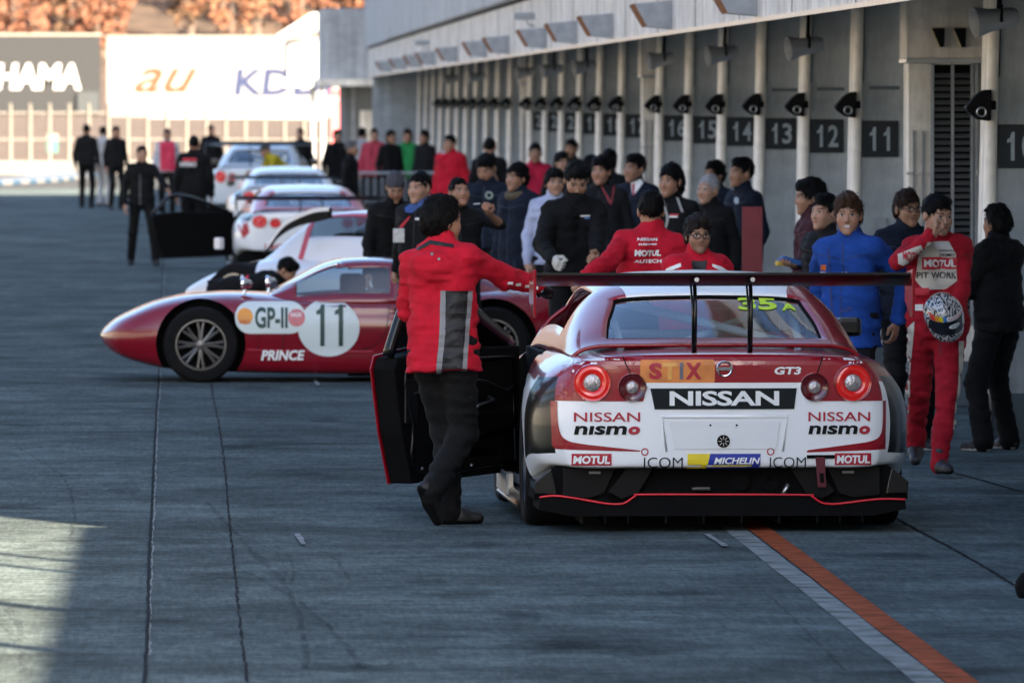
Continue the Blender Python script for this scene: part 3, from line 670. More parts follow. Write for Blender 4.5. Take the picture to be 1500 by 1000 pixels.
# ------------------------------------------------------------------ figures: smooth fields turned into meshes
class Field:
    def __init__(s, lo, hi, h):
        s.lo = np.array(lo, float) - 3 * h; s.h = h
        s.n = np.ceil((np.array(hi, float) + 3 * h - s.lo) / h).astype(int) + 1
        s.F = np.full(s.n, 1.0, np.float32)
        s.ax = [(s.lo[i] + h * np.arange(s.n[i])).astype(np.float32) for i in range(3)]
    def _sub(s, lo, hi):
        a = np.clip(np.floor((np.asarray(lo) - s.lo) / s.h).astype(int), 0, s.n); b = np.clip(np.ceil((np.asarray(hi) - s.lo) / s.h).astype(int) + 1, 0, s.n)
        sl = tuple(slice(a[i], b[i]) for i in range(3))
        return sl, (s.ax[0][sl[0]][:, None, None], s.ax[1][sl[1]][None, :, None], s.ax[2][sl[2]][None, None, :])
    def _mix(s, sl, d, k, sub=False):
        F = s.F[sl]
        if sub:
            hh = np.maximum(k - np.abs(F + d), 0) / k if k else 0
            s.F[sl] = np.maximum(F, -d) + hh * hh * k * .25
        else:
            hh = np.maximum(k - np.abs(F - d), 0) / k
            s.F[sl] = np.minimum(F, d) - hh * hh * k * .25
    def cone(s, a, b, r1, r2=None, k=0.03, sub=False):
        r2 = r1 if r2 is None else r2; a = np.asarray(a, float); b = np.asarray(b, float); m = max(r1, r2) + k + 3 * s.h
        sl, (X, Y, Z) = s._sub(np.minimum(a, b) - m, np.maximum(a, b) + m)
        ba = b - a; L = max(float(ba @ ba), 1e-9)
        t = np.clip(((X - a[0]) * ba[0] + (Y - a[1]) * ba[1] + (Z - a[2]) * ba[2]) / L, 0, 1)
        d = np.sqrt((X - a[0] - t * ba[0]) ** 2 + (Y - a[1] - t * ba[1]) ** 2 + (Z - a[2] - t * ba[2]) ** 2) - (r1 + (r2 - r1) * t)
        s._mix(sl, d, k, sub)
    def ell(s, c, r, k=0.02, sub=False):
        c = np.asarray(c, float); r = np.asarray(r, float); m = r + k + 3 * s.h
        sl, (X, Y, Z) = s._sub(c - m, c + m)
        k0 = np.sqrt(((X - c[0]) / r[0]) ** 2 + ((Y - c[1]) / r[1]) ** 2 + ((Z - c[2]) / r[2]) ** 2)
        k1 = np.sqrt(((X - c[0]) / r[0] ** 2) ** 2 + ((Y - c[1]) / r[1] ** 2) ** 2 + ((Z - c[2]) / r[2] ** 2) ** 2) + 1e-9
        s._mix(sl, k0 * (k0 - 1) / k1, k, sub)
    def plane(s, p, nrm, jag=0.0):
        """keep the side the normal points away from"""
        p = np.asarray(p, float); nrm = np.asarray(nrm, float) / np.linalg.norm(nrm)
        d = (s.ax[0][:, None, None] - p[0]) * nrm[0] + (s.ax[1][None, :, None] - p[1]) * nrm[1] + (s.ax[2][None, None, :] - p[2]) * nrm[2]
        if jag: d = d + jag * (np.sin(s.ax[0][:, None, None] * 130 + 1) + np.sin(s.ax[0][:, None, None] * 310 + s.ax[1][None, :, None] * 170))
        s.F = np.maximum(s.F, d.astype(np.float32))
    def ripple(s, amp, freq, seed, stretch=(1, 1, 1)):
        rs_ = np.random.RandomState(seed); X, Y, Z = s.ax[0][:, None, None] * stretch[0], s.ax[1][None, :, None] * stretch[1], s.ax[2][None, None, :] * stretch[2]
        tot = 0
        for i in range(4):
            q = rs_.normal(size=3); q /= np.linalg.norm(q); q2 = rs_.normal(size=3); f = freq * (1 + .55 * i)
            tot = tot + np.sin((X * q[0] + Y * q[1] + Z * q[2]) * f + rs_.rand() * 6 + 1.6 * np.sin((X * q2[0] + Y * q2[1] + Z * q2[2]) * f * .45 + rs_.rand() * 6)) / (1 + .5 * i)
        s.F = s.F - (tot * amp).astype(np.float32)
    def mesh(s):
        F = s.F; h = s.h; S = F < 0
        c = np.stack([S[:-1, :-1, :-1], S[1:, :-1, :-1], S[:-1, 1:, :-1], S[1:, 1:, :-1], S[:-1, :-1, 1:], S[1:, :-1, 1:], S[:-1, 1:, 1:], S[1:, 1:, 1:]])
        act = c.any(0) & ~c.all(0)
        I = np.argwhere(act); idx = -np.ones(act.shape, np.int64); idx[act] = np.arange(len(I))
        acc = np.zeros((len(I), 3)); cnt = np.zeros(len(I))
        off = [(0, 0, 0), (1, 0, 0), (0, 1, 0), (1, 1, 0), (0, 0, 1), (1, 0, 1), (0, 1, 1), (1, 1, 1)]
        val = [F[I[:, 0] + o[0], I[:, 1] + o[1], I[:, 2] + o[2]] for o in off]
        for a, b in ((0, 1), (2, 3), (4, 5), (6, 7), (0, 2), (1, 3), (4, 6), (5, 7), (0, 4), (1, 5), (2, 6), (3, 7)):
            m = (val[a] < 0) != (val[b] < 0); t = np.where(m, val[a] / np.where(m, val[a] - val[b], 1), 0)
            pa = np.array(off[a]); pb = np.array(off[b])
            acc += m[:, None] * (pa + t[:, None] * (pb - pa)); cnt += m
        V = s.lo + h * (I + acc / cnt[:, None])
        Fs = []
        for ax in range(3):
            o1, o2 = [(1, 2), (2, 0), (0, 1)][ax]
            sl0 = [slice(None)] * 3; sl1 = [slice(None)] * 3; sl0[ax] = slice(0, -1); sl1[ax] = slice(1, None)
            A, B = S[tuple(sl0)], S[tuple(sl1)]
            E = np.argwhere(A != B); flip = A[tuple(E.T)]
            ok = (E[:, o1] > 0) & (E[:, o2] > 0) & (E[:, o1] < act.shape[o1]) & (E[:, o2] < act.shape[o2])
            E = E[ok]; flip = flip[ok]
            def g(d1, d2):
                q = E.copy(); q[:, o1] -= d1; q[:, o2] -= d2; return idx[q[:, 0], q[:, 1], q[:, 2]]
            Q = np.stack([g(1, 1), g(0, 1), g(0, 0), g(1, 0)], 1)
            Q[~flip] = Q[~flip][:, ::-1]
            Fs.append(Q)
        Fq = np.concatenate(Fs); Fq = Fq[(Fq >= 0).all(1)]
        return V, Fq

# head, hair and hand forms made once
def head_form(h):
    f = Field((-.10, -.13, -.20), (.10, .12, .13), h)
    f.ell((0, .018, .032), (.077, .097, .089)); f.ell((0, -.018, -.03), (.064, .076, .085), .03); f.ell((0, -.036, -.076), (.049, .054, .038), .03)
    f.cone((-.006, -.082, -.102), (.006, -.082, -.102), .016, k=.03)
    f.cone((-.034, -.078, .024), (.034, -.078, .024), .011, k=.03)
    for s in (-1, 1):
        f.ell((s * .038, -.062, -.028), (.026, .024, .026), .035)
        f.ell((s * .034, -.104, .004), (.021, .018, .012), .012, sub=True)
        f.ell((s * .031, -.075, .002), (.016, .014, .013), .004)
        f.ell((s * .079, .016, -.008), (.011, .021, .033), .008)
    f.cone((0, -.084, .012), (0, -.103, -.029), .007, .0105, k=.014)
    for s in (-1, 1): f.ell((s * .012, -.094, -.033), (.0085, .009, .008), .008)
    f.cone((-.017, -.086, -.057), (.017, -.086, -.057), .007, k=.008); f.cone((-.014, -.084, -.069), (.014, -.084, -.069), .008, k=.008)
    f.cone((0, .022, -.06), (0, .038, -.18), .054, .058, k=.03)
    return f.mesh()
def head_colour(V, skin, hairc, smile=False, beard=0.0):
    c = np.tile(np.array(skin, float), (len(V), 1)); x, y, z = V.T; fr = y < -.05
    c *= (1 + .06 * np.sin(x * 60 + 1) * np.sin(z * 50))[:, None]
    def put(m, col, a=1.0): c[m] = c[m] * (1 - a) + np.array(col) * a
    put(fr & (np.abs(z + .02) < .03) & (np.abs(np.abs(x) - .042) < .02), (skin[0] * 1.0, skin[1] * .82, skin[2] * .78), .45)
    put(fr & (np.abs(z - .027) < .0045) & (np.abs(np.abs(x) - .033) < .02), np.array(hairc) * 1.2, .8)
    ex = np.abs(np.abs(x) - .032)
    put(fr & (np.abs(z - .004) < .0065) & (ex < .015), (.45, .40, .36), .8)
    put(fr & (np.abs(z - .004) < .007) & (ex < .0065), (.012, .009, .008), 1)
    put(fr & (np.abs(z - .0105) < .003) & (ex < .017), (.03, .02, .018), .85)
    lp = fr & (y < -.07) & (np.abs(z + .063) < .011) & (np.abs(x) < .024 - .9 * np.abs(z + .063))
    put(lp, (skin[0] * .80, skin[1] * .50, skin[2] * .48), .75)
    put(fr & (np.abs(z + .063) < .0025) & (np.abs(x) < .024), (skin[0] * .35, skin[1] * .2, skin[2] * .2), .8)
    if smile: put(fr & (np.abs(z + .063) < .0065) & (np.abs(x) < .021 - 1.2 * np.abs(z + .063)), (.60, .57, .53), .9)
    if beard: put((z < -.045) & (y < -.02) & ~lp, np.array(hairc) + .02, beard)
    nst = fr & (np.abs(z + .041) < .004) & (np.abs(np.abs(x) - .009) < .005); put(nst, np.array(skin) * .35, .8)
    return c
def hair_form(style, h, seed):
    f = Field((-.13, -.16, -.20), (.13, .15, .17), h)
    t = {'short': .008, 'crop': .005, 'full': .013, 'bangs': .012, 'long': .015, 'beanie': .014, 'cap': .010}[style]
    f.ell((0, .020, .034 + t * .5), (.077 + t * .7, .097 + t * .8, .089 + t * 1.1), .01)
    if style in ('full', 'bangs', 'long'): f.ell((0, .045, -.01), (.078 + t * .8, .075 + t, .085), .02)
    if style == 'long': f.ell((0, .055, -.06), (.082, .065, .08), .02)
    if style in ('short', 'full'): f.ell((.01, -.045, .098), (.05, .04, .025), .03)
    if style not in ('beanie', 'cap'):
        f.ripple(.0026 if style in ('short', 'crop') else .0045, 75, seed, (1, 1, .55)); f.ripple(.0018, 190, seed + 9, (1, 1, .4))
        z0, sl = {'short': (.066, .86), 'crop': (.070, .82), 'full': (.052, .85), 'bangs': (.026, .62), 'long': (.052, 1.25)}[style]
        # hairline: higher at the brow, lower at the nape
        f.plane((0, -.09, z0), (0, -sl, -1), .007)
        for s in (-1, 1): f.ell((s * .095, -.052, -.018), (.034, .036, .052), .01, sub=True)
        if style != 'bangs': f.ell((0, -.125, .035), (.06, .045, .045), .01, sub=True)
    elif style == 'beanie':
        f.ripple(.0025, 60, seed); f.plane((0, -.09, .035), (0, -.35, -1))
    else:
        f.plane((0, -.09, .042), (0, -.25, -1)); f.ell((0, -.125, .05), (.07, .07, .010), .008)
    V, F = f.mesh()
    if h > .008 or style in ('beanie', 'cap'): return V, F
    rs_ = np.random.RandomState(seed + 40); n_ = 900; P = V[rs_.randint(0, len(V), n_)]
    nr = (P - (0, .02, .02)) / (.08, .1, .09); nr /= np.linalg.norm(nr, axis=1)[:, None]
    tg = np.tile(np.array((0, 0., -1.)), (n_, 1)) + np.stack([P[:, 0] * 4, np.where(P[:, 1] < -.02, -.5, .35), np.zeros(n_)], 1) + rs_.normal(size=(n_, 3)) * .35
    tg -= nr * (tg * nr).sum(1)[:, None]; tg /= np.linalg.norm(tg, axis=1)[:, None]; bi = np.cross(nr, tg)
    L = rs_.uniform(.014, .034 if style in ('short', 'crop') else .05, n_)[:, None]; w_ = rs_.uniform(.0012, .0026, n_)[:, None]; up_ = rs_.uniform(.001, .008, n_)[:, None]
    A = P - nr * .002; B = P + tg * L * .55 + nr * up_; C = P + tg * L + nr * up_ * .6
    S = np.concatenate([A - bi * w_, A + bi * w_, B - bi * w_, B + bi * w_, C], 0); k0 = len(V); i_ = np.arange(n_)
    Q = [tuple(q) for q in F.tolist()] + [(k0 + a, k0 + n_ + a, k0 + 3 * n_ + a, k0 + 2 * n_ + a) for a in i_] + [(k0 + 2 * n_ + a, k0 + 3 * n_ + a, k0 + 4 * n_ + a) for a in i_]
    return np.concatenate([V, S]), Q
def hand_form(pose, h=.0042):
    """left hand, wrist at the origin, fingers along -Z, palm towards -X (inwards), thumb forwards (-Y)"""
    f = Field((-.10, -.09, -.21), (.06, .06, .06), h)
    f.cone((0, 0, .05), (0, 0, -.01), .026, .025, k=.02)
    f.ell((-.004, -.002, -.055), (.017, .042, .05), .02)
    for i, (y, L) in enumerate(((-.030, .075), (-.010, .083), (.011, .077), (.030, .060))):
        a = np.array((-.004, y, -.088)); segs = {'relaxed': (14, 28, 34), 'grip': (55, 75, 60), 'flat': (2, 6, 8), 'point': (8, 12, 10) if i == 0 else (70, 85, 55)}[pose]
        t = 0; p = a
        for j, sg in enumerate(segs):
            t += rad(sg); q = p + L * (.45, .32, .26)[j] * np.array((-math.sin(t), (y * .6 if pose == 'flat' else 0), -math.cos(t)))
            f.cone(p, q, .0098 - .0009 * j, .0089 - .0009 * j, k=.006); p = q
    th = {'relaxed': ((-.010, -.030, -.03), (-.020, -.058, -.055), (-.026, -.062, -.090)), 'grip': ((-.012, -.03, -.03), (-.040, -.048, -.06), (-.066, -.036, -.082)),
          'flat': ((-.006, -.03, -.03), (-.008, -.062, -.05), (-.008, -.075, -.085)), 'point': ((-.012, -.03, -.03), (-.038, -.045, -.06), (-.06, -.03, -.08))}[pose]
    f.cone(th[0], th[1], .0145, .0125, k=.012); f.cone(th[1], th[2], .0115, .0095, k=.008)
    return f.mesh()
HEADS = {'near': head_form(.0052), 'far': head_form(.010)}
HAIRS = {}
HANDS = {p: hand_form(p) for p in ('relaxed', 'grip', 'flat', 'point')}
M_skin = vcol('skin_tone', 0.5)
M_eyeglass = mat('glasses_frame', (0.01, 0.01, 0.012), 0.3)
M_shoe = mat('shoe_black', (0.008, 0.008, 0.009), 0.6, var=0.2)
M_sole = mat('shoe_sole', (0.45, 0.45, 0.45), 0.7)

def ik(a, t, l1, l2, pole):
    a = np.asarray(a, float); t = np.asarray(t, float); d = t - a; L = np.linalg.norm(d)
    mx = (l1 + l2) * .995
    if L > mx: t = a + d * mx / L; d = t - a; L = mx
    L = max(L, abs(l1 - l2) + .02)
    u = d / np.linalg.norm(d); c = (l1 * l1 + L * L - l2 * l2) / (2 * L); hh = math.sqrt(max(l1 * l1 - c * c, 0))
    p = np.asarray(pole, float); p = p - u * (p @ u); nl = np.linalg.norm(p); p = p / nl if nl > 1e-6 else np.array((0, 1, 0.))
    return a + u * c + p * hh, t
def rot(yaw, pitch, roll=0.0):
    """yaw about Z, pitch nods forward (towards -Y), roll towards +X"""
    return np.array(Matrix.Rotation(rad(yaw), 3, 'Z') @ Matrix.Rotation(rad(pitch), 3, 'X') @ Matrix.Rotation(rad(roll), 3, 'Y'))

SKIN = [(.36, .195, .125), (.33, .175, .108), (.40, .225, .148), (.30, .16, .10), (.37, .19, .118)]
BLACKH = (.0035, .003, .003)
NP = [0]
def person(label, X, Y, H=1.72, face=0.0, top=('black', (.012, .012, .014)), legs=('black', (.012, .012, .013)), shoes=None, lean=0.0, side=0.0, twist=0.0,
           hands=None, feet=None, head=(0, 0), hair='short', hairc=BLACKH, pelvis=None, pose=('relaxed', 'relaxed'), res=None, loose=0.0, hem=0.07, sleeves='long',
           glasses=False, smile=False, beard=0.0, hood=False, collar=True, name='person', heel=(0, 0), elbow=(None, None), topname='jacket', onepiece=False, hatc=None, fat=0.0, knee=(None, None), toe=(0, 0), handc=None):
    """face 0 looks at the camera, 90 to the picture's right, 180 away from the camera. L is the person's left (+x when facing the camera)."""
    NP[0] += 1; seed = NP[0]; rs_ = random.Random(seed)
    k = H / 1.72
    sp = FPX / Y
    if res is None: res = .0125 if sp > 200 else (.016 if sp > 140 else .024)
    e = empty(name, (X, Y, 0), rad(face), label, 'person')
    P0 = np.array((0, 0, .93)) if pelvis is None else np.array(pelvis, float) / k
    Rt = rot(twist, lean, side); up = Rt @ np.array((0, 0, 1.)); sx = Rt @ np.array((1., 0, 0)); fw = Rt @ np.array((0, -1., 0))
    def ch(a, b=0, c=0): return P0 + up * a + sx * b + fw * c
    hip = {'L': P0 + (.088, 0, -.03), 'R': P0 + (-.088, 0, -.03)}
    ft = {'L': np.array((.10, -.01, 0)), 'R': np.array((-.10, .02, 0))}
    if feet:
        for q in feet: ft[q] = np.array(feet[q], float) / k
    sho = {'L': ch(.455, .16, -.005), 'R': ch(.455, -.16, -.005)}
    J = {}
    for i, q in enumerate('LR'):
        s = 1 if q == 'L' else -1
        ank = ft[q] + (0, 0, .085 + .13 * math.sin(rad(heel[i]))) 
        kn = knee[i] if knee[i] is not None else (s * .12, -1, 0.05)
        J['kn' + q], J['an' + q] = ik(hip[q], ank, .43, .42, kn)
        tgt = hands.get(q) if hands and q in hands else None
        if tgt is None: tgt = (ch(.475, s * .25, .05) + (0, 0, -.53)) * 1.0
        else: tgt = np.array(tgt, float) / k
        po = elbow[i] if elbow[i] is not None else (s * .45, .8, -.5)
        J['el' + q], J['wr' + q] = ik(sho[q], tgt, .285, .255, po)
    nb = ch(.515); hR = rot(head[0], head[1]) @ np.diag((rs_.uniform(.90, 1.0), rs_.uniform(.93, 1.0), rs_.uniform(.94, 1.01)))
    hc = nb + up * .06 + np.array((0, -.012, .083)) + fw * .012
    pd = .012 + loose * .7; ripa = .0060 if res < .014 else (.0040 if res < .02 else .003)
    allp = np.array(list(J.values()) + list(hip.values()) + list(sho.values()) + [hc, nb, P0])
    def torso(f, pad, belly=0.0):
        for s in (-1, 1):
            f.cone(ch(.03, s * .072, .0), ch(.20, s * .066, .01 + belly * .3), .092 + pad + belly * .6, .088 + pad + belly, k=.05)
            f.cone(ch(.20, s * .066, .01), ch(.40, s * .088, .005), .088 + pad + belly * .6, .094 + pad, k=.05)
            f.cone(ch(.40, s * .07, -.01), sho['L' if s > 0 else 'R'], .085 + pad, .046 + pad, k=.05)
            f.cone(nb, sho['L' if s > 0 else 'R'], .045 + pad, .036 + pad, k=.05)
    def arms(f, pad, short=False):
        for q in 'LR':
            f.cone(sho[q], J['el' + q], .049 + pad, .038 + pad, k=.02)
            if short: continue
            w_ = J['el' + q] + (J['wr' + q] - J['el' + q]) * .97
            f.cone(J['el' + q], w_, .038 + pad, .029 + pad * .9, k=.02)
    def legsf(f, pad, full=True):
        f.cone(hip['L'] + (-.01, 0, .05), hip['R'] + (.01, 0, .05), .098 + pad * .7, k=.05)
        for q in 'LR':
            f.cone(hip[q], J['kn' + q], .082 + pad * .8, .056 + pad, k=.05)
            bot = J['kn' + q] + (J['an' + q] - J['kn' + q]) * 1.06
            f.cone(J['kn' + q], bot, .054 + pad, .044 + pad * 1.2, k=.04)
    lo = allp.min(0) - .2; hi = allp.max(0) + .2
    parts = {}
    # clothes
    f = Field(lo, hi, res); torso(f, pd, fat)
    hemz = hem
    if not onepiece: f.cone(ch(.10, .05), ch(-hemz - .05, .066), .108 + pd + fat, .116 + pd * 1.4 + fat, k=.04); f.cone(ch(.10, -.05), ch(-hemz - .05, -.066), .108 + pd + fat, .116 + pd * 1.4 + fat, k=.04)
    if not onepiece: f.plane(ch(-hemz), -up)
    arms(f, pd, sleeves == 'short')
    if collar: f.cone(nb - up * .01, nb + up * .05 + fw * .01, .062, .066 + pd * .3, k=.02)
    if hood: f.ell(ch(.42, .01, -.115), (.125, .05, .085), .025); f.cone(ch(.50, .07, -.05), ch(.50, -.07, -.05), .045, k=.03)
    if onepiece: legsf(f, pd * .9)
    f.ripple(ripa * (.8 + 6 * loose), 24, seed * 3, (.7, .7, 1.5)); f.ripple(ripa * .5, 55, seed * 3 + 1, (.6, .6, 1.7))
    V, Fc = f.mesh(); tp = raw_object('racing_suit' if onepiece else topname, V * k, Fc, cloth(*top), e)
    if sp > 150 and topname in ('jacket', 'suit_jacket', 'parka') and abs(((face + 180) % 360) - 180) < 100:
        bv = bvh_of(tp); fr_ = lambda a, b: (a, -1, b); lum = sum(top[1]) / 3; cc = tuple(min(c * (.45 if lum > .05 else 3.2), 1) for c in top[1]); zm = mat('seam_' + top[0], cc, .6, var=.1)
        z0 = (P0[2] - hem) * k + .01; z1 = nb[2] * k - .02; xs_ = nb[0] * k
        lay('zip', tess([[(xs_ * .0 - .004, z0), (.004, z0), (xs_ + .004, z1), (xs_ - .004, z1)]], .04), bv, fr_, (0, 1, 0), .003, zm, tp)
        for s in (-1, 1):
            lay('pocket_seam', tess([[(s * .075, z0 + .18), (s * .082, z0 + .18), (s * .115, z0 + .06), (s * .108, z0 + .06)]], .04), bv, fr_, (0, 1, 0), .003, zm, tp)
            lay('yoke_seam', tess([[(s * .015, z1 - .10), (s * .015, z1 - .105), (s * .17, z1 - .075), (s * .17, z1 - .070)]], .03), bv, fr_, (0, 1, 0), .003, zm, tp)
    if not onepiece:
        f = Field(lo, hi, res); legsf(f, .010 + loose * .7); f.ripple(ripa * .6, 30, seed * 5, (.45, .45, 1.9)); f.ripple(ripa * .4, 60, seed * 5 + 2, (.6, .6, 1.6)); f.plane(P0 + (0, 0, .13), (0, 0, 1))
        V, Fc = f.mesh(); raw_object('trousers', V * k, Fc, cloth(*legs), e)
    # shoes
    for i, q in enumerate('LR'):
        a = J['an' + q]; yaw = toe[i] if toe[i] else (8 if q == 'L' else -8); pt = heel[i]
        R_ = rot(yaw, 0) @ rot(0, pt); s_ = Field((-.08, -.24, -.12), (.08, .12, .12), max(res * .7, .009))
        s_.cone((0, .035, -.045), (0, -.06, -.045), .042, .042, k=.02); s_.cone((0, -.06, -.05), (0, -.15, -.055), .044, .034, k=.03); s_.cone((0, .01, -.03), (0, .0, .05), .042, .043, k=.02)
        s_.plane((0, 0, -.083), (0, 0, -1)); V, Fc = s_.mesh()
        midx = None; mats_ = [shoes or M_shoe]
        if sp > 120:
            cz = V[Fc].mean(1)[:, 2]; midx = (cz < -.066).astype(int); mats_ = [shoes or M_shoe, M_sole if shoes is None and seed in (3, 4, 6) else M_blackm]
        raw_object('shoe', (V @ R_.T + a) * k, Fc, mats_, e, midx=midx)
    # body: head, neck, hands and the limbs under the clothes in one mesh
    skin = SKIN[seed % 5]; near = sp > 120
    hv, hf = HEADS['near' if near else 'far']
    VV = [(hv @ hR.T + hc) * k]; FF = [hf]; CC = [head_colour(hv, skin, hairc, smile, beard)]; nv = len(hv)
    for i, q in enumerate('LR'):
        v, f_ = HANDS[pose[i]]
        v = v.copy(); fl = f_
        if q == 'R': v = v * (-1, 1, 1); fl = f_[:, ::-1]
        d = J['wr' + q] - J['el' + q]; d = d / np.linalg.norm(d); zz = -d
        yv = np.array((0, 1., 0)) - zz * zz[1]
        if np.linalg.norm(yv) < .35: yv = np.array((0, 0, -1.)) - zz * (-zz[2])
        yv /= np.linalg.norm(yv); xv = np.cross(yv, zz)
        Rm = np.stack([xv, yv, zz], 1)
        VV.append((v @ Rm.T + J['wr' + q]) * k); FF.append(fl + nv); nv += len(v); CC.append(np.tile(np.array(handc if handc and q == 'R' else skin) * .95, (len(v), 1)))
    f = Field(lo, hi, .03 if sleeves == 'long' else .014); torso(f, -.012); legsf(f, -.014); arms(f, -.008 if sleeves == 'long' else -.004); V, Fc = f.mesh()
    VV.append(V * k); FF.append(Fc + nv); CC.append(np.tile(np.array(skin), (len(V), 1)))
    bd = raw_object('body', np.concatenate(VV), np.concatenate(FF), M_skin, e, col=np.concatenate(CC))
    if hair:
        hs = 1 if near else 0; hk = (hair, hs, seed % 3)
        if hk not in HAIRS: HAIRS[hk] = hair_form(hair, .0062 if near else .011, seed % 3 + 1)
        v, f_ = HAIRS[hk]
        mh = cloth('hat_%s' % seed, hatc) if hatc else mat('hair_%.3f' % hairc[0], hairc, 0.6, var=.35, scale=40, bump=.4, bscale=220, spec=.12)
        raw_object({'beanie': 'knit_cap', 'cap': 'cap'}.get(hair, 'hair'), (v @ hR.T + hc) * k, f_, mh, e)
    if glasses:
        b = MB()
        for s in (-1, 1):
            b.tube([tuple(hR @ np.array((s * .033 + .026 * math.cos(t), -.104, .002 + .018 * math.sin(t))) * k + hc * k) for t in np.linspace(0, 2 * math.pi, 17)[:-1]], .0028, 5, closed=True)
            b.tube([tuple(hR @ np.array(p) * k + hc * k) for p in ((s * .058, -.102, .006), (s * .078, -.06, .006), (s * .082, .015, .004))], .0026, 5)
        b.tube([tuple(hR @ np.array((x, -.107, .006)) * k + hc * k) for x in (-.008, .008)], .0026, 5)
        b.build('glasses', M_eyeglass, e, smooth='all')
    e['_top'] = tp.name
    return e, tp
def world_hand(X, Y, face, p):
    """a world point in the person's own frame"""
    d = Vector(p) - Vector((X, Y, 0)); return tuple(Matrix.Rotation(-rad(face), 3, 'Z') @ d)
def print_on(e, garment, what, u0, v0, u1, v1, col, name='lettering', bold=.02, shear=0.0, off=.004, polys=None, m=None, step=.014):
    """printed matter on a garment where the photograph shows it, laid on the cloth"""
    Y = e.location.y; inv = Matrix.Rotation(-e.rotation_euler.z, 3, 'Z'); org = e.location.copy()
    x0, x1 = ux(u0, Y), ux(u1, Y); z0, z1 = CAMZ - (v1 - 150) / FPX * Y, CAMZ - (v0 - 150) / FPX * Y
    if polys is not None: VF = tess([[(ux(a, Y), CAMZ - (b - 150) / FPX * Y) for a, b in p] for p in polys], step)
    elif what is None: VF = tess([[(x0, z0), (x1, z0), (x1, z1), (x0, z1)]], step)
    else: VF = text_fit(what, x0, z0, x1, z1, step=step, bold=bold, shear=shear)
    fr = lambda a, b: inv @ (Vector((a, Y, b)) - org)
    return lay(name, VF, bvh_of(garment), fr, inv @ Vector((0, 1, 0)), off, m or mat('print_%.2f_%.2f_%.2f' % col, col, 0.6, var=.05), garment)
# ------------------------------------------------------------------ cars
M_tyre = mat('tyre_rubber', (0.005, 0.005, 0.0055), 0.85, var=0.2, bump=.1, bscale=30, spec=.2)
M_rimd = mat('rim_dark', (0.06, 0.06, 0.062), 0.35, 0.8, var=0.1)
M_rims = mat('rim_silver', (0.5, 0.5, 0.5), 0.3, 0.9, var=0.1)
M_red = paint('racing_red', (0.27, 0.003, 0.012))
M_wpaint = paint('white_paint', (0.82, 0.84, 0.86))
M_carbon = mat('carbon_black', (0.0025, 0.0025, 0.003), 0.3, 0.0, 0.35, 0.3, 40, spec=0.3)
M_glass = glass('window_glass', (0.75, 0.88, 0.95), 2.0, 0.8)
M_dglass = glass('dark_window_glass', (0.45, 0.52, 0.56), 0.8, 0.7)
M_strip = mat('bright_red_strip', (0.62, 0.015, 0.03), 0.35)
M_navy = mat('plate_black', (0.003, 0.007, 0.010), 0.5, var=.1, spec=.2)
M_pwhite = mat('print_white', (0.76, 0.78, 0.78), 0.5, var=.04)
M_pblack = mat('print_black', (0.003, 0.003, 0.004), 0.6, spec=.2)
M_pred = mat('print_red', (0.38, 0.005, 0.022), 0.5, var=.05)
M_pblue = mat('print_blue', (0.012, 0.03, 0.30), 0.5)
M_pyel = mat('print_yellow', (0.75, 0.58, 0.02), 0.5)
M_chrome = mat('chrome', (0.75, 0.76, 0.78), 0.12, 1.0, var=0.05)
M_cage = mat('cage_white', (0.60, 0.62, 0.63), 0.4)
def lens_mat(name, col, e):
    m, n, l, b = _nodes(name)
    b.inputs['Base Color'].default_value = (*col, 1); b.inputs['Roughness'].default_value = 0.15; b.inputs['Coat Weight'].default_value = 1
    return m
M_lred = lens_mat('lamp_red', (0.80, 0.014, 0.010), 0); M_ldark = lens_mat('lamp_dark_red', (0.10, 0.006, 0.010), 0)
M_lclr = mat('lamp_clear', (0.48, 0.44, 0.44), 0.15, 0.6, var=.35, scale=60, bump=.6, bscale=90)

def wheel(parent, c, r, wd, axis='x', spokes=6, rimr=None, rmat=None, out=1, twin=False):
    """c: hub; out: which way along the axis the outer face looks"""
    rimr = rimr or r * .68; rmat = rmat or M_rimd
    w_ = empty('wheel', c); w_.parent = parent
    h = wd / 2
    MB().lathe([(rimr, -h * .92), (r * .9, -h), (r * .97, -h * .9), (r, -h * .7), (r, h * .7), (r * .97, h * .9), (r * .9, h), (rimr, h * .92), (rimr * .97, h * .6), (rimr * .97, -h * .6), (rimr, -h * .92)], axis, n=48).build('tyre', M_tyre, w_, smooth=50)
    b = MB(); o_ = out * h * .9
    b.lathe([(rimr * .98, o_ * .2), (rimr * .985, o_ * .95), (rimr * 1.015, o_), (rimr * .95, o_ * 1.01), (rimr * .92, o_ * .9), (rimr * .90, o_ * .2)], axis, n=48, m=0)
    b.lathe([(rimr * .90, -o_ * .1), (.001, -o_ * .1)], axis, n=32, m=1)
    b.lathe([(rimr * .26, o_ * .2), (rimr * .24, o_ * .62), (rimr * .14, o_ * .72), (.001, o_ * .74)], axis, n=24, m=0)
    def P(rr, t, a):
        ct, st = math.cos(t), math.sin(t)
        return (a, rr * ct, rr * st) if axis == 'x' else (rr * st, a, rr * ct)
    for i in range(spokes):
        t0 = 2 * math.pi * i / spokes
        for dt in ((-.10, .10) if twin else (0,)):
            b.tube([P(rimr * .2, t0 + dt * .5, o_ * .6), P(rimr * .55, t0 + dt, o_ * .66), P(rimr * .93, t0 + dt * 1.3, o_ * .6)], [rimr * .085, rimr * .06, rimr * .07], 6)
    b.build('rim', [rmat, M_blackm], w_, smooth=45)
    return w_

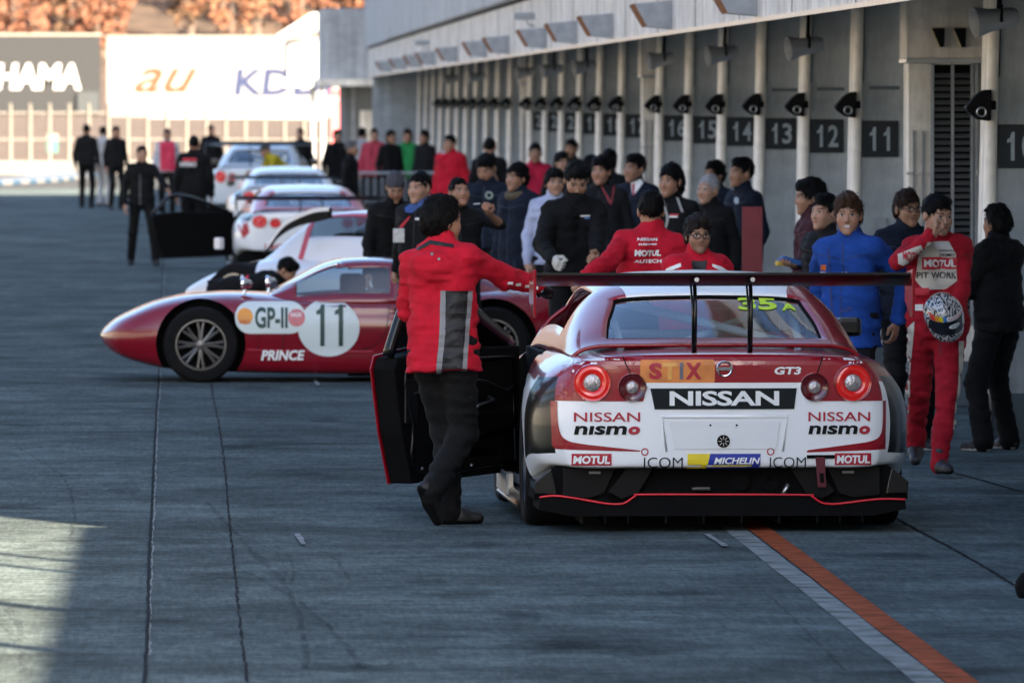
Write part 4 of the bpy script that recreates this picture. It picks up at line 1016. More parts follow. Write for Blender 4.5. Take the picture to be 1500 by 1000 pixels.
def loft(stations, sub_r, sub_l, cap0=True, cap1=True):
    """stations: (y, [(x, z)...]) right half profiles from bottom centre to top centre -> full ring mesh"""
    S = np.array([[(x, y, z) for x, z in catmull(pr, sub_r)] for y, pr in stations])
    S = catmull(S.reshape(len(S), -1), sub_l).reshape(-1, S.shape[1], 3)
    nr = S.shape[1]; V = []; F = []
    for ring in S:
        V += [tuple(p) for p in ring] + [(-p[0], p[1], p[2]) for p in ring[-2:0:-1]]
    N = 2 * nr - 2
    for j in range(len(S) - 1):
        for i in range(N): F.append((j * N + i, j * N + (i + 1) % N, (j + 1) * N + (i + 1) % N, (j + 1) * N + i))
    if cap0: F.append(tuple(range(N)))
    if cap1: F.append(tuple((len(S) - 1) * N + i for i in range(N - 1, -1, -1)))
    return V, F
def cut(o, cutters):
    """carve wheel housings and openings out of a closed shell"""
    bm = bmesh.new(); bm.from_mesh(o.data); bmesh.ops.recalc_face_normals(bm, faces=bm.faces)
    if bm.calc_volume(signed=True) < 0: bmesh.ops.reverse_faces(bm, faces=bm.faces)
    bm.to_mesh(o.data); bm.free()
    for c in cutters:
        c.parent = o.parent
        md = o.modifiers.new('cut', 'BOOLEAN'); md.material_mode = 'TRANSFER'; md.operation = 'DIFFERENCE'; md.solver = 'EXACT'; md.object = c
    dg = bpy.context.evaluated_depsgraph_get(); dg.update()
    me = bpy.data.meshes.new_from_object(o.evaluated_get(dg))
    o.modifiers.clear(); old = o.data; o.data = me; bpy.data.meshes.remove(old)
    for c in cutters: bpy.data.objects.remove(c)
    me.set_sharp_from_angle(angle=rad(40))
def cyl_cut(c, r, x0, x1, axis='x', n=40):
    pl = [(r * math.cos(2 * math.pi * i / n), r * math.sin(2 * math.pi * i / n)) for i in range(n)]
    pl = [(c[1] + a, c[2] + b) for a, b in pl] if axis == 'x' else [(c[0] + a, c[2] + b) for a, b in pl]
    return MB().prism(pl, x0, x1, axis).build('cutter', M_blackm)

def gtr(loc, rz, label, main=True, door=True, wingred=False, wz=1.30):
    e = empty('racing_car', loc, rz, label, 'car')
    Z0 = .5
    st = [(-.0215, [(0, .372), (.20, .372), (.32, .38), (.36, .42), (.37, .52), (.37, .66), (.36, .78), (.32, .86), (.18, .88), (0, .885)]),
          (-.012, [(0, .350), (.42, .350), (.66, .354), (.70, .40), (.72, .55), (.715, .68), (.69, .80), (.62, .885), (.35, .905), (0, .91)]),
          (.01, [(0, .340), (.45, .340), (.75, .344), (.80, .39), (.82, .55), (.815, .68), (.785, .80), (.71, .895), (.42, .925), (0, .932)]),
          (.06, [(0, .336), (.45, .336), (.78, .340), (.85, .39), (.872, .52), (.868, .66), (.835, .79), (.745, .90), (.45, .937), (0, .946)]),
          (.20, [(0, .335), (.45, .335), (.85, .34), (.945, .38), (.965, .52), (.955, .66), (.905, .785), (.785, .893), (.48, .938), (0, .948)]),
          (.42, [(0, .28), (.5, .28), (.90, .29), (.995, .36), (1.012, .50), (1.005, .65), (.955, .775), (.82, .893), (.5, .945), (0, .955)]),
          (.90, [(0, .13), (.5, .13), (.93, .14), (1.01, .22), (1.025, .48), (1.015, .66), (.96, .80), (.83, .905), (.5, .955), (0, .965)]),
          (1.45, [(0, .11), (.5, .11), (.90, .12), (.95, .18), (.96, .46), (.955, .64), (.93, .79), (.83, .905), (.5, .945), (0, .95)]),
          (2.2, [(0, .11), (.5, .11), (.88, .12), (.92, .18), (.94, .46), (.94, .64), (.92, .78), (.83, .90), (.5, .94), (0, .945)]),
          (3.0, [(0, .11), (.5, .11), (.90, .12), (.95, .18), (.96, .46), (.955, .62), (.93, .76), (.83, .88), (.5, .92), (0, .925)]),
          (3.68, [(0, .12), (.5, .12), (.93, .13), (.99, .2), (1.0, .45), (.995, .60), (.95, .73), (.83, .82), (.5, .84), (0, .845)]),
          (4.2, [(0, .12), (.5, .12), (.90, .13), (.96, .18), (.97, .36), (.955, .50), (.90, .62), (.8, .69), (.5, .73), (0, .745)]),
          (4.5, [(0, .13), (.45, .13), (.78, .14), (.86, .18), (.88, .30), (.86, .42), (.80, .53), (.7, .60), (.42, .65), (0, .665)]),
          (4.62, [(0, .18), (.35, .18), (.58, .19), (.66, .22), (.69, .30), (.68, .38), (.62, .46), (.52, .52), (.3, .57), (0, .58)])]
    V, F = loft(st, 4, 5)
    body = raw_object('body', V, F, [M_wpaint, M_red, M_carbon] if main else [M_wpaint, M_wpaint, M_carbon], e)
    me = body.data
    for p in me.polygons:
        c = p.center
        p.material_index = 1 if (c.z > .80 and c.y > .03) or (c.y > .25 and c.z > .70 and c.y < 1.4 and abs(c.x) < .93) else (2 if c.z < .16 else 0)
    if main:
        for p in me.polygons:
            i_ = p.index % 72; i_ = i_ if i_ < 36 else 71 - i_
            if .085 < p.center.y < .46 and 13 <= i_ < 25: p.material_index = 2
    full = bvh_of(body)
    cuts = [cyl_cut((0, .90, .345), .375, .68, 1.2), cyl_cut((0, .90, .345), .375, -1.2, -.68), cyl_cut((0, 3.68, .345), .375, .68, 1.2), cyl_cut((0, 3.68, .345), .375, -1.2, -.68)]
    if door: cuts.append(MB().box(-1.2, -.60, 1.78, 3.05, .20, 1.1).build('cutter', M_blackm))
    cut(body, cuts)
    if door: MB().box(-.86, -.597, 1.77, 3.06, .19, .90).build('cabin_lining', M_blackm, e)
    # cabin shell with glass
    gh = [(.48, [(.76, .90), (.71, .935), (.64, .952), (.57, .957), (.3, .960), (0, .962)]), (.58, [(.765, .90), (.715, .95), (.645, .975), (.575, .985), (.33, .988), (0, .990)]),
          (.80, [(.775, .90), (.72, .995), (.645, 1.045), (.555, 1.070), (.35, 1.082), (0, 1.086)]), (1.12, [(.785, .90), (.715, 1.05), (.635, 1.13), (.50, 1.185), (.34, 1.205), (0, 1.212)]),
          (1.38, [(.79, .90), (.71, 1.065), (.63, 1.17), (.525, 1.235), (.36, 1.265), (0, 1.275)]), (1.8, [(.80, .90), (.71, 1.075), (.63, 1.185), (.55, 1.255), (.4, 1.30), (0, 1.315)]),
          (2.2, [(.80, .90), (.715, 1.075), (.635, 1.185), (.555, 1.255), (.4, 1.30), (0, 1.318)]), (2.6, [(.81, .90), (.735, 1.05), (.655, 1.145), (.565, 1.21), (.4, 1.245), (0, 1.258)]),
          (3.0, [(.82, .88), (.765, .985), (.69, 1.045), (.60, 1.08), (.4, 1.10), (0, 1.108)]), (3.4, [(.83, .84), (.79, .87), (.71, .888), (.6, .895), (.4, .90), (0, .905)])]
    S = np.array([[(x, y, z) for x, z in catmull(pr, 4)] for y, pr in gh]); S = catmull(S.reshape(len(S), -1), 6).reshape(-1, 21, 3)
    full_ring = np.concatenate([S, S[:, -2::-1] * (-1, 1, 1)], 1); nj, ni = full_ring.shape[:2]
    Vg = full_ring.reshape(-1, 3); shell = []; gl = {'rear_window': [], 'windscreen': [], 'side_window_right': [], 'side_window_left': []}
    roofi = []
    for j in range(nj - 1):
        for i in range(ni - 1):
            q = (j * ni + i, j * ni + i + 1, (j + 1) * ni + i + 1, (j + 1) * ni + i)
            ii = i if i < 20 else 39 - i; yy = full_ring[j:j + 2, 20, 1].mean()
            if ii >= 12 and .58 < yy < 1.14: gl['rear_window'].append(q)
            elif ii >= 11 and 2.62 < yy < 3.28: gl['windscreen'].append(q)
            elif 3 <= ii < 10 and 1.45 < yy < 2.85: gl['side_window_right' if i < 20 else 'side_window_left'].append(q)
            else: shell.append(q); roofi.append(1 if ii >= 14 and yy > 1.14 else 0)
    def sub(name, qs, m, mi=None, sm=True):
        us = sorted({k for q in qs for k in q}); mp = {k: i for i, k in enumerate(us)}
        return raw_object(name, Vg[us], [tuple(mp[k] for k in q) for q in qs], m, e, smooth=sm, midx=mi)
    sh = sub('cabin_shell', shell, [M_red if main else M_wpaint, M_wpaint], roofi)
    md = sh.modifiers.new('thick', 'SOLIDIFY'); md.thickness = .02; md.offset = -1
    rwo = sub('rear_window', gl['rear_window'], M_glass); sub('windscreen', gl['windscreen'], M_glass); sub('side_window', gl['side_window_right'], M_dglass)
    if not door: sub('side_window', gl['side_window_left'], M_dglass)
    gb = BVHTree.FromPolygons([tuple(v) for v in Vg], [q for k in gl for q in gl[k]] + shell)
    gfr = lambda a, b: (a, -1, b)
    # dark frit round the rear window
    R_ = full_ring; us = [i for i in range(nj) if .58 <= R_[i, 20, 1] <= 1.14]
    b = MB()
    path = [R_[j, 12] for j in us] + [R_[us[-1], i] for i in range(13, 28)] + [R_[j, 28] for j in us[::-1]] + [R_[us[0], i] for i in range(27, 12, -1)]
    b.tube([tuple(p + (0, -.002, .002)) for p in path], .010, 6, closed=True); b.build('window_seal', M_blackm, e, smooth='all')
    # interior
    cg = MB()
    for s in (-1, 1):
        cg.tube(polyline([(s * .62, 1.75, .9), (s * .60, 1.75, 1.12), (s * .46, 1.75, 1.235), (0, 1.75, 1.255)]), .024, 8)
        cg.tube([(s * .50, 1.74, 1.2), (s * .48, .85, .96)], .022, 8); cg.tube([(s * .5, 1.76, 1.21), (s * .58, 2.9, 1.0)], .02, 8)
    cg.tube([(-.5, 1.72, 1.19), (.42, 1.0, .97)], .024, 8); cg.tube([(-.58, 1.73, 1.0), (.58, 1.73, 1.0)], .022, 8); cg.tube([(.45, 1.72, 1.16), (-.1, 1.3, .97)], .02, 8)
    cg.build('roll_cage', M_cage, e, smooth='all')
    s_ = MB()
    s_.prism([(-.60, .93), (-.18, .93), (-.20, 1.12), (-.27, 1.20), (-.48, 1.20), (-.56, 1.12)], 1.95, 2.1); s_.build('racing_seat', M_blackm, e, bevel=.03)
    MB().box(.1, .55, 1.3, 1.6, .95, 1.02).build('equipment_box', M_pred, e, bevel=.01)
    MB().tube([(-.36 + .16 * math.cos(t), 2.62, 1.04 + .12 * math.sin(t)) for t in np.linspace(0, 2 * math.pi, 21)[:-1]], .016, 8, closed=True).build('steering_wheel', M_blackm, e, smooth='all')
    MB().box(-.72, .72, 2.7, 2.9, .9, .98).build('dashboard', M_blackm, e, bevel=.02)
    # wheels
    for y in (.90, 3.68):
        for s in (-1, 1): wheel(e, (s * (.85 if y < 2 else .84), y, .345), .345, .31, 'x', 10, .235, M_rimd, s)
    # rear wing
    chord = [(0.0, .055), (.01, .062), (.06, .050), (.16, .022), (.27, .006), (.30, .0), (.29, -.010), (.20, -.008), (.10, .012), (.03, .036)]
    b = MB(); b.prism([(y - .06, wz + z) for y, z in chord], -.985, .985, 'x'); wg = b.build('rear_wing', M_red if wingred else M_carbon, e, smooth=30)
    if main:
        b = MB(); b.box(-.985, .985, -.064, -.056, wz + .054, wz + .066); b.build('gurney_flap', M_carbon, wg)
    for s in (-1, 1):
        b = MB(); b.prism([(-.10, wz + .085), (.28, wz + .06), (.30, wz - .09), (.02, wz - .17), (-.08, wz - .165)], s * .989, s * 1.005, 'x'); b.build('end_plate', M_red if main else M_carbon, e, bevel=.003, seg=1)
        b = MB(); px_ = -.145 if s < 0 else .15
        b.tube([(px_, .07, wz + .0), (px_, .02, wz - .13), (px_, .06, .93), (px_, .20, .93)], .0105, 8); b.build('wing_strut', M_carbon, e, smooth='all')
        if main:
            b = MB(); b.lathe([(.001, -.012), (.012, -.012), (.014, 0)], 'y', (px_, -.066, wz + .03), 12); b.build('strut_bolt', M_metal, e)
            b = MB(); b.tube([(px_ - .02, .07, wz), (px_ - .014, .02, wz - .14), (px_ - .012, .05, .90)], .006, 6); b.build('strut_stay', M_carbon, e, smooth='all')
    # mirrors
    for s in (-1, 1):
        b = MB(); b.box(s * .86 - .0, s * .86 + s * .14, 2.78, 2.90, .955, 1.06) if s > 0 else b.box(-1.0, -.86, 2.78, 2.90, .955, 1.06)
        if s > 0 or not door: b.build('wing_mirror', M_carbon, e, bevel=.025)
    # lower rear: bumper tray, tunnels, red strip
    b = MB(); b.prism([(-.87, .342), (.87, .342), (.985, .262), (.99, .17), (.75, .10), (-.75, .10), (-.99, .17), (-.985, .262)], .13, .75); b.build('diffuser_core', M_blackm, e)
    rl = [(-.965, .186), (-.86, .192), (-.62, .153), (-.55, .150), (-.515, .156), (-.46, .192), (-.43, .199), (0, .198), (.44, .195), (.47, .188), (.52, .155), (.56, .148), (.62, .149), (.82, .172), (.965, .170)]
    b = MB()
    lowp = [tuple(p) for p in rl] + [(.97, .12), (.80, .085), (-.80, .085), (-.97, .12)]
    b.prism(lowp, .02, .55); b.build('diffuser_tray', M_blackm, e)
    if main:
        b = MB(); b.tube([(x, .012, z) for x, z in catmull(rl, 5)], .0062, 6); b.build('red_strip', M_strip, e, smooth='all')
        for s in (-1, 1):
            b = MB(); b.prism([(s * .90, .335), (s * .99, .262), (s * .985, .20), (s * .87, .195), (s * .88, .26)], .08, .5); b.build('corner_fin', M_carbon, e, bevel=.006)
            b = MB(); b.prism([(s * .84, .338), (s * .50, .338), (s * .56, .33), (s * .62, .20), (s * .70, .175), (s * .84, .19)], .10, .128); b.build('side_duct', M_black, e, bevel=.004)
            b = MB(); b.box(min(s * .64, s * .70), max(s * .64, s * .70), .09, .10, .305, .318); b.build('reflector', mat('reflector_grey', (.2, .2, .21), .3), e)
            b = MB(); b.prism([(s * .50, .338), (s * .36, .338), (s * .44, .205), (s * .53, .17), (s * .60, .21)], .07, .10); b.build('tunnel_edge', M_black, e, bevel=.004)
        for x in (-.74, -.62, -.5, -.3, -.1, .1, .3, .5, .62, .74):
            b = MB(); b.box(x - .004, x + .004, .02, .6, .045, .10); b.build('diffuser_strake', M_blackm, e)
        b = MB()
        b.lathe([(.001, .10), (.045, .10), (.05, .05), (.001, .05)], 'y', (.10, .05, .262), 20); b.build('exhaust_pipe', M_blackm, e, smooth=40)
        b = MB(); b.lathe([(.001, .10), (.05, .10), (.055, .06), (.03, .055), (.001, .07)], 'y', (.26, .06, .265), 20); b.build('gearbox_cooler', M_blackm, e, smooth=40)
        b = MB(); b.tube([(.32, .06, .19), (.35, .06, .25)], .012, 8); b.build('tow_eye', M_rims, e, smooth='all')
        b = MB(); b.box(-.16, -.06, .06, .1, .215, .235); b.build('jack_fitting', M_rimd, e, bevel=.006)
    # side skirt and front splitter
    for s in (-1, 1):
        b = MB(); b.prism([(s * .80, .07), (s * 1.01, .07), (s * 1.015, .085), (s * .96, .13), (s * .80, .14)], 1.30, 3.28); sk = b.build('side_skirt', M_carbon, e)
        if main and s < 0:
            for i in range(9):
                b = MB(); b.box(-1.0, -.955, 2.66 + i * .065, 2.70 + i * .065, .085, .2); b.build('skirt_louvre', M_rims, e)
            b = MB(); b.box(-1.012, -1.0, 2.3, 3.3, .1, .215); b.build('skirt_plate', M_greyw2, e)
    b = MB(); b.prism([(-.9, 4.1), (.9, 4.1), (.85, 4.62), (.4, 4.76), (-.4, 4.76), (-.85, 4.62)], .06, .085, 'z'); b.build('front_splitter', M_carbon, e)
    # tail lamps
    for x, z, r, bright in ((-.688, .788, .100, 1), (-.480, .763, .076, 0), (.480, .763, .076, 0), (.682, .786, .100, 1)):
        hit = full.ray_cast(Vector((x, -2, z)), Vector((0, 1, 0)))[0]; y0 = (hit.y if hit else .02)
        tl = empty('tail_lamp', (x, y0 + .012, z)); tl.parent = e
        if abs(x) > .6: tl.rotation_euler = (0, 0, (.12 if x > 0 else -.12))
        MB().lathe([(r * 1.0, .02), (r * 1.0, -.022), (r * .97, -.030), (r * .94, -.026), (r * .93, .0)], 'y', n=40).build('lamp_bezel', M_chrome if main else M_red, tl, smooth=50)
        MB().lathe([(r * .94, -.016), (r * .78, -.027), (r * .55, -.022), (r * .42, -.010)], 'y', n=40).build('lamp_ring', (M_lred if bright else M_ldark) if main else M_lred, tl, smooth=50)
        MB().lathe([(r * .44, -.006), (r * .43, -.022), (r * .34, -.028), (.001, -.031)], 'y', n=28).build('lamp_centre', M_lclr if main else M_lred, tl, smooth=50)
    return e, body, full, gb

M_greyw2 = mat('dull_alloy', (0.30, 0.31, 0.32), 0.45, 0.5, var=.2, scale=20)
GX, GY = 2.778, 46.6
gtr_e, gtr_body, gtr_bvh, gtr_gb = gtr((GX, GY, 0), rad(1.2), 'red and white racing coupe seen from behind with its left door open', True, True)
fr2 = lambda a, b: (a, -1, b)
def RX(zx): return (720 + zx / 2.344 - 1060) / 279.0
def RZ(zy): return CAMZ - (380 + zy / 2.344 - 150) / 279.0
def dec(name, polys, m, off=.0030, step=.02, zoom=True, parent=None):
    if zoom: polys = [[(RX(a), RZ(b)) for a, b in p] for p in polys]
    return lay(name, tess(polys, step), gtr_bvh, fr2, (0, 1, 0), off, m, gtr_body)
def dtext(s, x0, y0, x1, y1, m, off=.0075, **k):
    return lay('lettering', text_fit(s, RX(x0), RZ(y1), RX(x1), RZ(y0), step=.025, **k), gtr_bvh, fr2, (0, 1, 0), off, m, gtr_body)
# livery: red upper panel, wedges, dark quarters
dec('red_panel', [polyline([(222, 486), (226, 440), (240, 395), (262, 362), (300, 338)], 4) + [(460, 331), (800, 328), (1140, 331)] + polyline([(1265, 338), (1300, 360), (1325, 398), (1342, 445), (1348, 488)], 4) + [(1100, 488), (1062, 425), (540, 425), (520, 488)]], M_red)
dec('white_bar', [[(528, 424), (1070, 424), (1064, 440), (1052, 443), (545, 443), (534, 438)]], M_pwhite, .0045)
dec('red_wedge', [[(207, 488), (229, 488)] + polyline([(229, 488), (231, 560), (243, 606), (272, 626), (330, 636)], 4)[1:] + [(510, 656), (510, 660), (222, 652), (212, 640)]], M_red)
dec('red_wedge', [[(1085, 660), (1090, 656), (1290, 630)] + polyline([(1290, 630), (1325, 620), (1343, 600), (1349, 560), (1350, 488)], 4)[1:] + [(1362, 488), (1360, 655), (1085, 664)]], M_red)
dec('name_plate', [[(545, 443), (1050, 443), (1041, 515), (560, 515)]], M_navy, .005)
dtext('NISSAN', 611, 452, 989, 503, M_pwhite, .0085, bold=.028, spacing=.96)
for x0, x1 in ((283, 510), (1090, 1304)):
    dtext('NISSAN', x0, 525, x1, 557, M_pred, .006, bold=.008)
    dtext('nısm', x0, 571, x0 + (x1 - x0) * .80, 602, M_pblack, .006, bold=.03, shear=.12)
    dtext('o', x0 + (x1 - x0) * .82, 573, x1, 602, M_pred, .006, bold=.05, shear=.12)
for x0, x1 in ((276, 412), (1182, 1308)):
    dec('motul_panel', [[(x0, 667), (x1, 667), (x1, 707), (x0, 707)]], M_pred, .004)
    dtext('MOTUL', x0 + 6, 674, x1 - 6, 702, M_pwhite, .008, bold=.04, shear=.1)
for x0, x1 in ((523, 657), (957, 1082)):
    dtext('ICOM', x0, 680, x1, 714, M_pblack, .006, bold=-.006)
    dec('red_ring', [[(a, b) for a, b in p] for p in ring_polys(x0 + 3, 661, 9, 13, 20)], M_pred, .005)
dec('sponsor_yellow', [[(673, 668), (752, 668), (740, 717), (673, 717)]], M_pyel, .004)
dec('sponsor_blue', [[(752, 668), (925, 668), (925, 717), (740, 717)]], M_pblue, .004)
dtext('MICHELIN', 764, 681, 924, 702, M_pwhite, .008, bold=.03, shear=.25)
dec('sponsor_underline', [[(760, 706), (895, 706), (895, 709), (759, 709)]], M_pyel, .006)
dec('orange_sticker', [rrect(510, 346, 767, 424, 8)], mat('sticker_orange', (.62, .20, .04), .5, var=.25, scale=8), .0045)
for ch_, x0, x1, mm in (('S', 540, 585, M_pred), ('T', 588, 636, mat('sticker_gold', (.70, .34, .07), .5)), ('I', 646, 658, mat('sticker_grey', (.12, .12, .15), .5)), ('X', 666, 722, M_pred)):
    dtext(ch_, x0, 356, x1, 412, mm, .0085, bold=.05)
dtext('GT3', 973, 370, 1065, 396, M_pwhite, .007, bold=.035, shear=.15)
b = MB(); b.tube([(RX(800 + 25 * math.cos(t)), -.028, RZ(376 + 25 * math.sin(t))) for t in np.linspace(0, 2 * math.pi, 29)[:-1]], .006, 8, closed=True)
b.box(RX(772), RX(828), -.036, -.02, RZ(381), RZ(370)); b.build('round_emblem', M_chrome, gtr_e, smooth=40)
b = MB(); b.lathe([(.034, .02), (.034, -.008), (.029, -.012), (.012, -.01), (.001, -.01)], 'y', (0, -.024, RZ(625)), 24); fb = b.build('round_filler', M_blackm, gtr_e, smooth=50)
for q in range(8): MB().box(-.002, .002, -.015, -.008, .010, .027).build('filler_spoke', M_rims, gtr_e).matrix_basis = Matrix.Translation((0, -.026, RZ(625))) @ Matrix.Rotation(q * math.pi / 4, 4, 'Y')
# licence recess: raised frame lines
b = MB(); b.tube([(RX(600), -.020, RZ(660)), (RX(586), -.022, RZ(540)), (RX(1018), -.022, RZ(540)), (RX(1002), -.020, RZ(660))], .0085, 6); b.build('recess_edge', M_wpaint, gtr_e, smooth='all')
dec('recess_panel', [[(612, 556), (992, 556), (978, 652), (628, 652)]], paint('recess_white', (.74, .76, .78)), .005)
for x in (752, 843): dec('rivet', [ellipse(x, 570, 4, 4, 8)], M_pblack, .0075)
b = MB(); b.box(RX(1085), RX(1182), -.03, .0, RZ(685), RZ(673)); b.build('tow_bar', M_blackm, gtr_e, bevel=.004)
b = MB(); b.prism([(RX(1114), RZ(680)), (RX(1146), RZ(680)), (RX(1151), RZ(783)), (RX(1122), RZ(783))], -.042, -.032); b.build('tow_strap', mat('strap_red', (.10, .012, .02), .8), gtr_e, bevel=.002)
b = MB(); b.prism([(RX(1127), RZ(735)), (RX(1142), RZ(735)), (RX(1144), RZ(768)), (RX(1130), RZ(768))], -.046, -.0425); b.build('strap_slot', M_blackm, gtr_e)
# trunk seams, deck fittings and number on the window
for pts in ([(452, 338), (462, 362), (480, 398)], [(1140, 338), (1130, 365), (1118, 400)]):
    q = [(a - 2.2, b_) for a, b_ in pts] + [(a + 2.2, b_) for a, b_ in pts[::-1]]
    dec('boot_seam', [q], M_pblack, .0065)
M_lime = mat('print_lime', (.55, .80, .02), .5)
gfr3 = lambda a, b: (a, -1, b)
def RX2(u, y=.95): return (u - (285 + (GX) / (GY + y) * FPX)) / (FPX / (GY + y))
def RZ2(v, y=.95): return CAMZ - (v - 150) / FPX * (GY + y)
V_, F_ = text_fit('35', RX2(1089), RZ2(455), RX2(1146), RZ2(438), step=.04, bold=.035); lay('number', (V_, F_), gtr_gb, gfr3, (0, 1, 0), .004, M_lime, gtr_e)
V_, F_ = text_fit('A', RX2(1152), RZ2(456), RX2(1174), RZ2(446), step=.04, bold=.03); lay('number_letter', (V_, F_), gtr_gb, gfr3, (0, 1, 0), .004, M_lime, gtr_e)

# open left door, hinged at its front edge
dr = empty('door', (-.93, 3.08, 0), rad(-36)); dr.parent = gtr_e
dpoly = [(0.0, .20), (-1.10, .165), (-1.20, .45), (-1.27, .80), (-1.24, .86), (-.9, .90), (0.0, .90)]
b = MB(); b.prism(dpoly, -.10, .045, 'x'); b.build('door_panel', M_blackm, dr, bevel=.012)
b = MB(); b.prism([(0.01, .195), (-1.11, .16), (-1.21, .45), (-1.285, .80), (-1.25, .872), (-.9, .912), (0.01, .912)], -.113, -.103, 'x'); b.build('door_skin', M_red, dr, bevel=.003)
b = MB(); b.tube(polyline([(-.06, -.02, .90), (-.04, -.42, 1.08), (-.0, -.66, 1.18), (.03, -.98, 1.20), (.03, -1.14, 1.15), (-.02, -1.24, .87)], 5), [.075] * 6 + [.06] * 5 + [.045] * 5 + [.034] * 10, 10); b.build('window_frame', M_carbon, dr, smooth='all')
b = MB(); b.add([(-.06, -.08, .90), (-.03, -.45, 1.08), (.0, -.68, 1.165), (.02, -.98, 1.185), (.02, -1.12, 1.13), (-.02, -1.22, .88)], [(0, 1, 2, 3, 4, 5)]); b.build('door_window', M_dglass, dr)
b = MB(); b.tube(polyline([(.06, -.35, .62), (.10, -.37, .60), (.10, -.50, .58), (.06, -.52, .56)], 4), .014, 8); b.build('grab_handle', M_rimd, dr, smooth='all')
b = MB(); b.box(.045, .052, -.9, -.25, .30, .34); b.build('door_brace', M_carbon, dr, bevel=.003)
b = MB(); b.box(.046, .056, -1.18, -1.06, .5, .74); b.build('latch_plate', M_rimd, dr, bevel=.004)
b = MB(); b.lathe([(.001, -.05), (.03, -.05), (.034, .03), (.02, .05), (.001, .05)], 'x', (.09, -.62, .60), 16); b.build('hinge_knob', M_rimd, dr, smooth=40)

b = MB(); b.tube(polyline([(.05, -.06, .26), (.05, -1.02, .23), (.05, -1.10, .48), (.05, -1.17, .78), (.05, -.9, .83), (.05, -.08, .84)], 4), .012, 6, closed=True); b.build('inner_rim', M_carbon, dr, smooth='all')
b = MB(); b.prism([(-.12, .44), (-.70, .40), (-.74, .48), (-.60, .52), (-.14, .56)], .045, .095, 'x'); b.build('armrest', M_black, dr, bevel=.015)
b = MB(); b.tube(polyline([(.05, -.05, .70), (.08, -.2, .66), (.07, -.45, .72), (.08, -.8, .70), (.05, -1.1, .66)], 5), .007, 6); b.build('wiring_loom', M_rimd, dr, smooth='all')
for y_ in (-.2, -.5, -.8, -1.0): MB().lathe([(.001, .0), (.010, .0), (.012, -.006)], 'x', (.052, y_, .245), 10).build('fastener', M_rims, dr)
# ------------------------------------------------------------------ vintage red racing coupe, side on across the lane
M_burg = paint('burgundy_paint', (0.19, 0.003, 0.012), 0.2)
M_roundel = mat('roundel_white', (0.60, 0.68, 0.68), 0.5, var=.04)
PY = 72.45; PSC = FPX / 71.7
pr_e = empty('vintage_racing_car', (ux(147, 71.7), PY, 0), 0, 'low burgundy vintage racing coupe with number 11 roundel standing across the lane', 'car')
def PX(u): return (u - 147) / PSC
def PZ(v): return CAMZ - (v - 150) / PSC
# local frame for the loft: its y runs from nose to tail, x is half width; turned afterwards so the nose points left
def turn(V): return [(p[1], p[0], p[2]) for p in V]
def prof(zb, zt, wl, wm, wt, zm):
    """section: floor zb, top zt, widths at sill, middle and top shoulder"""
    return [(0, zb), (wl * .6, zb), (wl, zb + .015), (wm * .985, zb + (zm - zb) * .5), (wm, zm), (wm * .97, zm + (zt - zm) * .45), (wt, zm + (zt - zm) * .80), (wt * .72, zt - .006), (wt * .35, zt), (0, zt)]
st = [(-.005, prof(.355, .375, .25, .28, .2, .365)), (.03, prof(.29, .43, .42, .46, .36, .36)), (.12, prof(.225, .50, .58, .66, .54, .38)), (.25, prof(.175, .565, .68, .77, .66, .39)),
      (.45, prof(.125, .645, .74, .83, .72, .41)), (.68, prof(.095, .695, .77, .85, .74, .43)), (.95, prof(.085, .715, .78, .855, .73, .44)), (1.2, prof(.08, .715, .79, .855, .72, .45)),
      (1.45, prof(.075, .70, .80, .855, .76, .46)), (1.8, prof(.07, .67, .80, .855, .79, .47)), (2.3, prof(.07, .66, .80, .855, .80, .47)), (2.7, prof(.075, .70, .80, .86, .78, .47)),
      (3.1, prof(.10, .745, .80, .86, .76, .46)), (3.5, prof(.16, .735, .76, .83, .74, .46)), (3.8, prof(.24, .70, .66, .76, .68, .46)), (3.93, prof(.32, .66, .55, .66, .58, .48))]
V, F = loft(st, 4, 5); V = turn(V); F = [f[::-1] for f in F]
pb = raw_object('body', V, F, M_burg, pr_e); pbv = bvh_of(pb)
wx = PX(294)
cut(pb, [cyl_cut((wx, 0, .315), .362, -1.2, -.58, 'y'), cyl_cut((wx, 0, .315), .362, .58, 1.2, 'y'), cyl_cut((wx + 2.36, 0, .315), .362, -1.2, -.58, 'y'), cyl_cut((wx + 2.36, 0, .315), .362, .58, 1.2, 'y')])
for dx in (0, 2.36):
    for s in (-1, 1): wheel(pr_e, (wx + dx, s * .72, .305), .305, .25, 'y', 8, .205, M_rims if False else mat('rim_bronze', (.17, .16, .15), .4, .7), s, True)
# cabin: windscreen, roof, side windows, tapering tail fairing
gh = [(1.36, [(.60, .66), (.56, .69), (.48, .70), (.38, .705), (.2, .71), (0, .712)]), (1.55, [(.70, .64), (.63, .74), (.55, .78), (.45, .80), (.25, .815), (0, .82)]),
      (1.80, [(.74, .64), (.64, .79), (.56, .88), (.47, .925), (.28, .945), (0, .95)]), (2.0, [(.75, .64), (.65, .81), (.57, .92), (.48, .97), (.28, .99), (0, .995)]),
      (2.3, [(.75, .64), (.65, .81), (.57, .925), (.48, .975), (.28, .995), (0, 1.0)]), (2.6, [(.74, .66), (.63, .80), (.54, .90), (.45, .945), (.28, .965), (0, .97)]),
      (3.0, [(.70, .70), (.58, .78), (.48, .83), (.38, .86), (.22, .875), (0, .88)]), (3.5, [(.6, .70), (.5, .72), (.4, .74), (.3, .755), (.18, .765), (0, .77)])]
S = np.array([[(x, y, z) for x, z in catmull(p_, 4)] for y, p_ in gh]); S = catmull(S.reshape(len(S), -1), 7).reshape(-1, 21, 3)
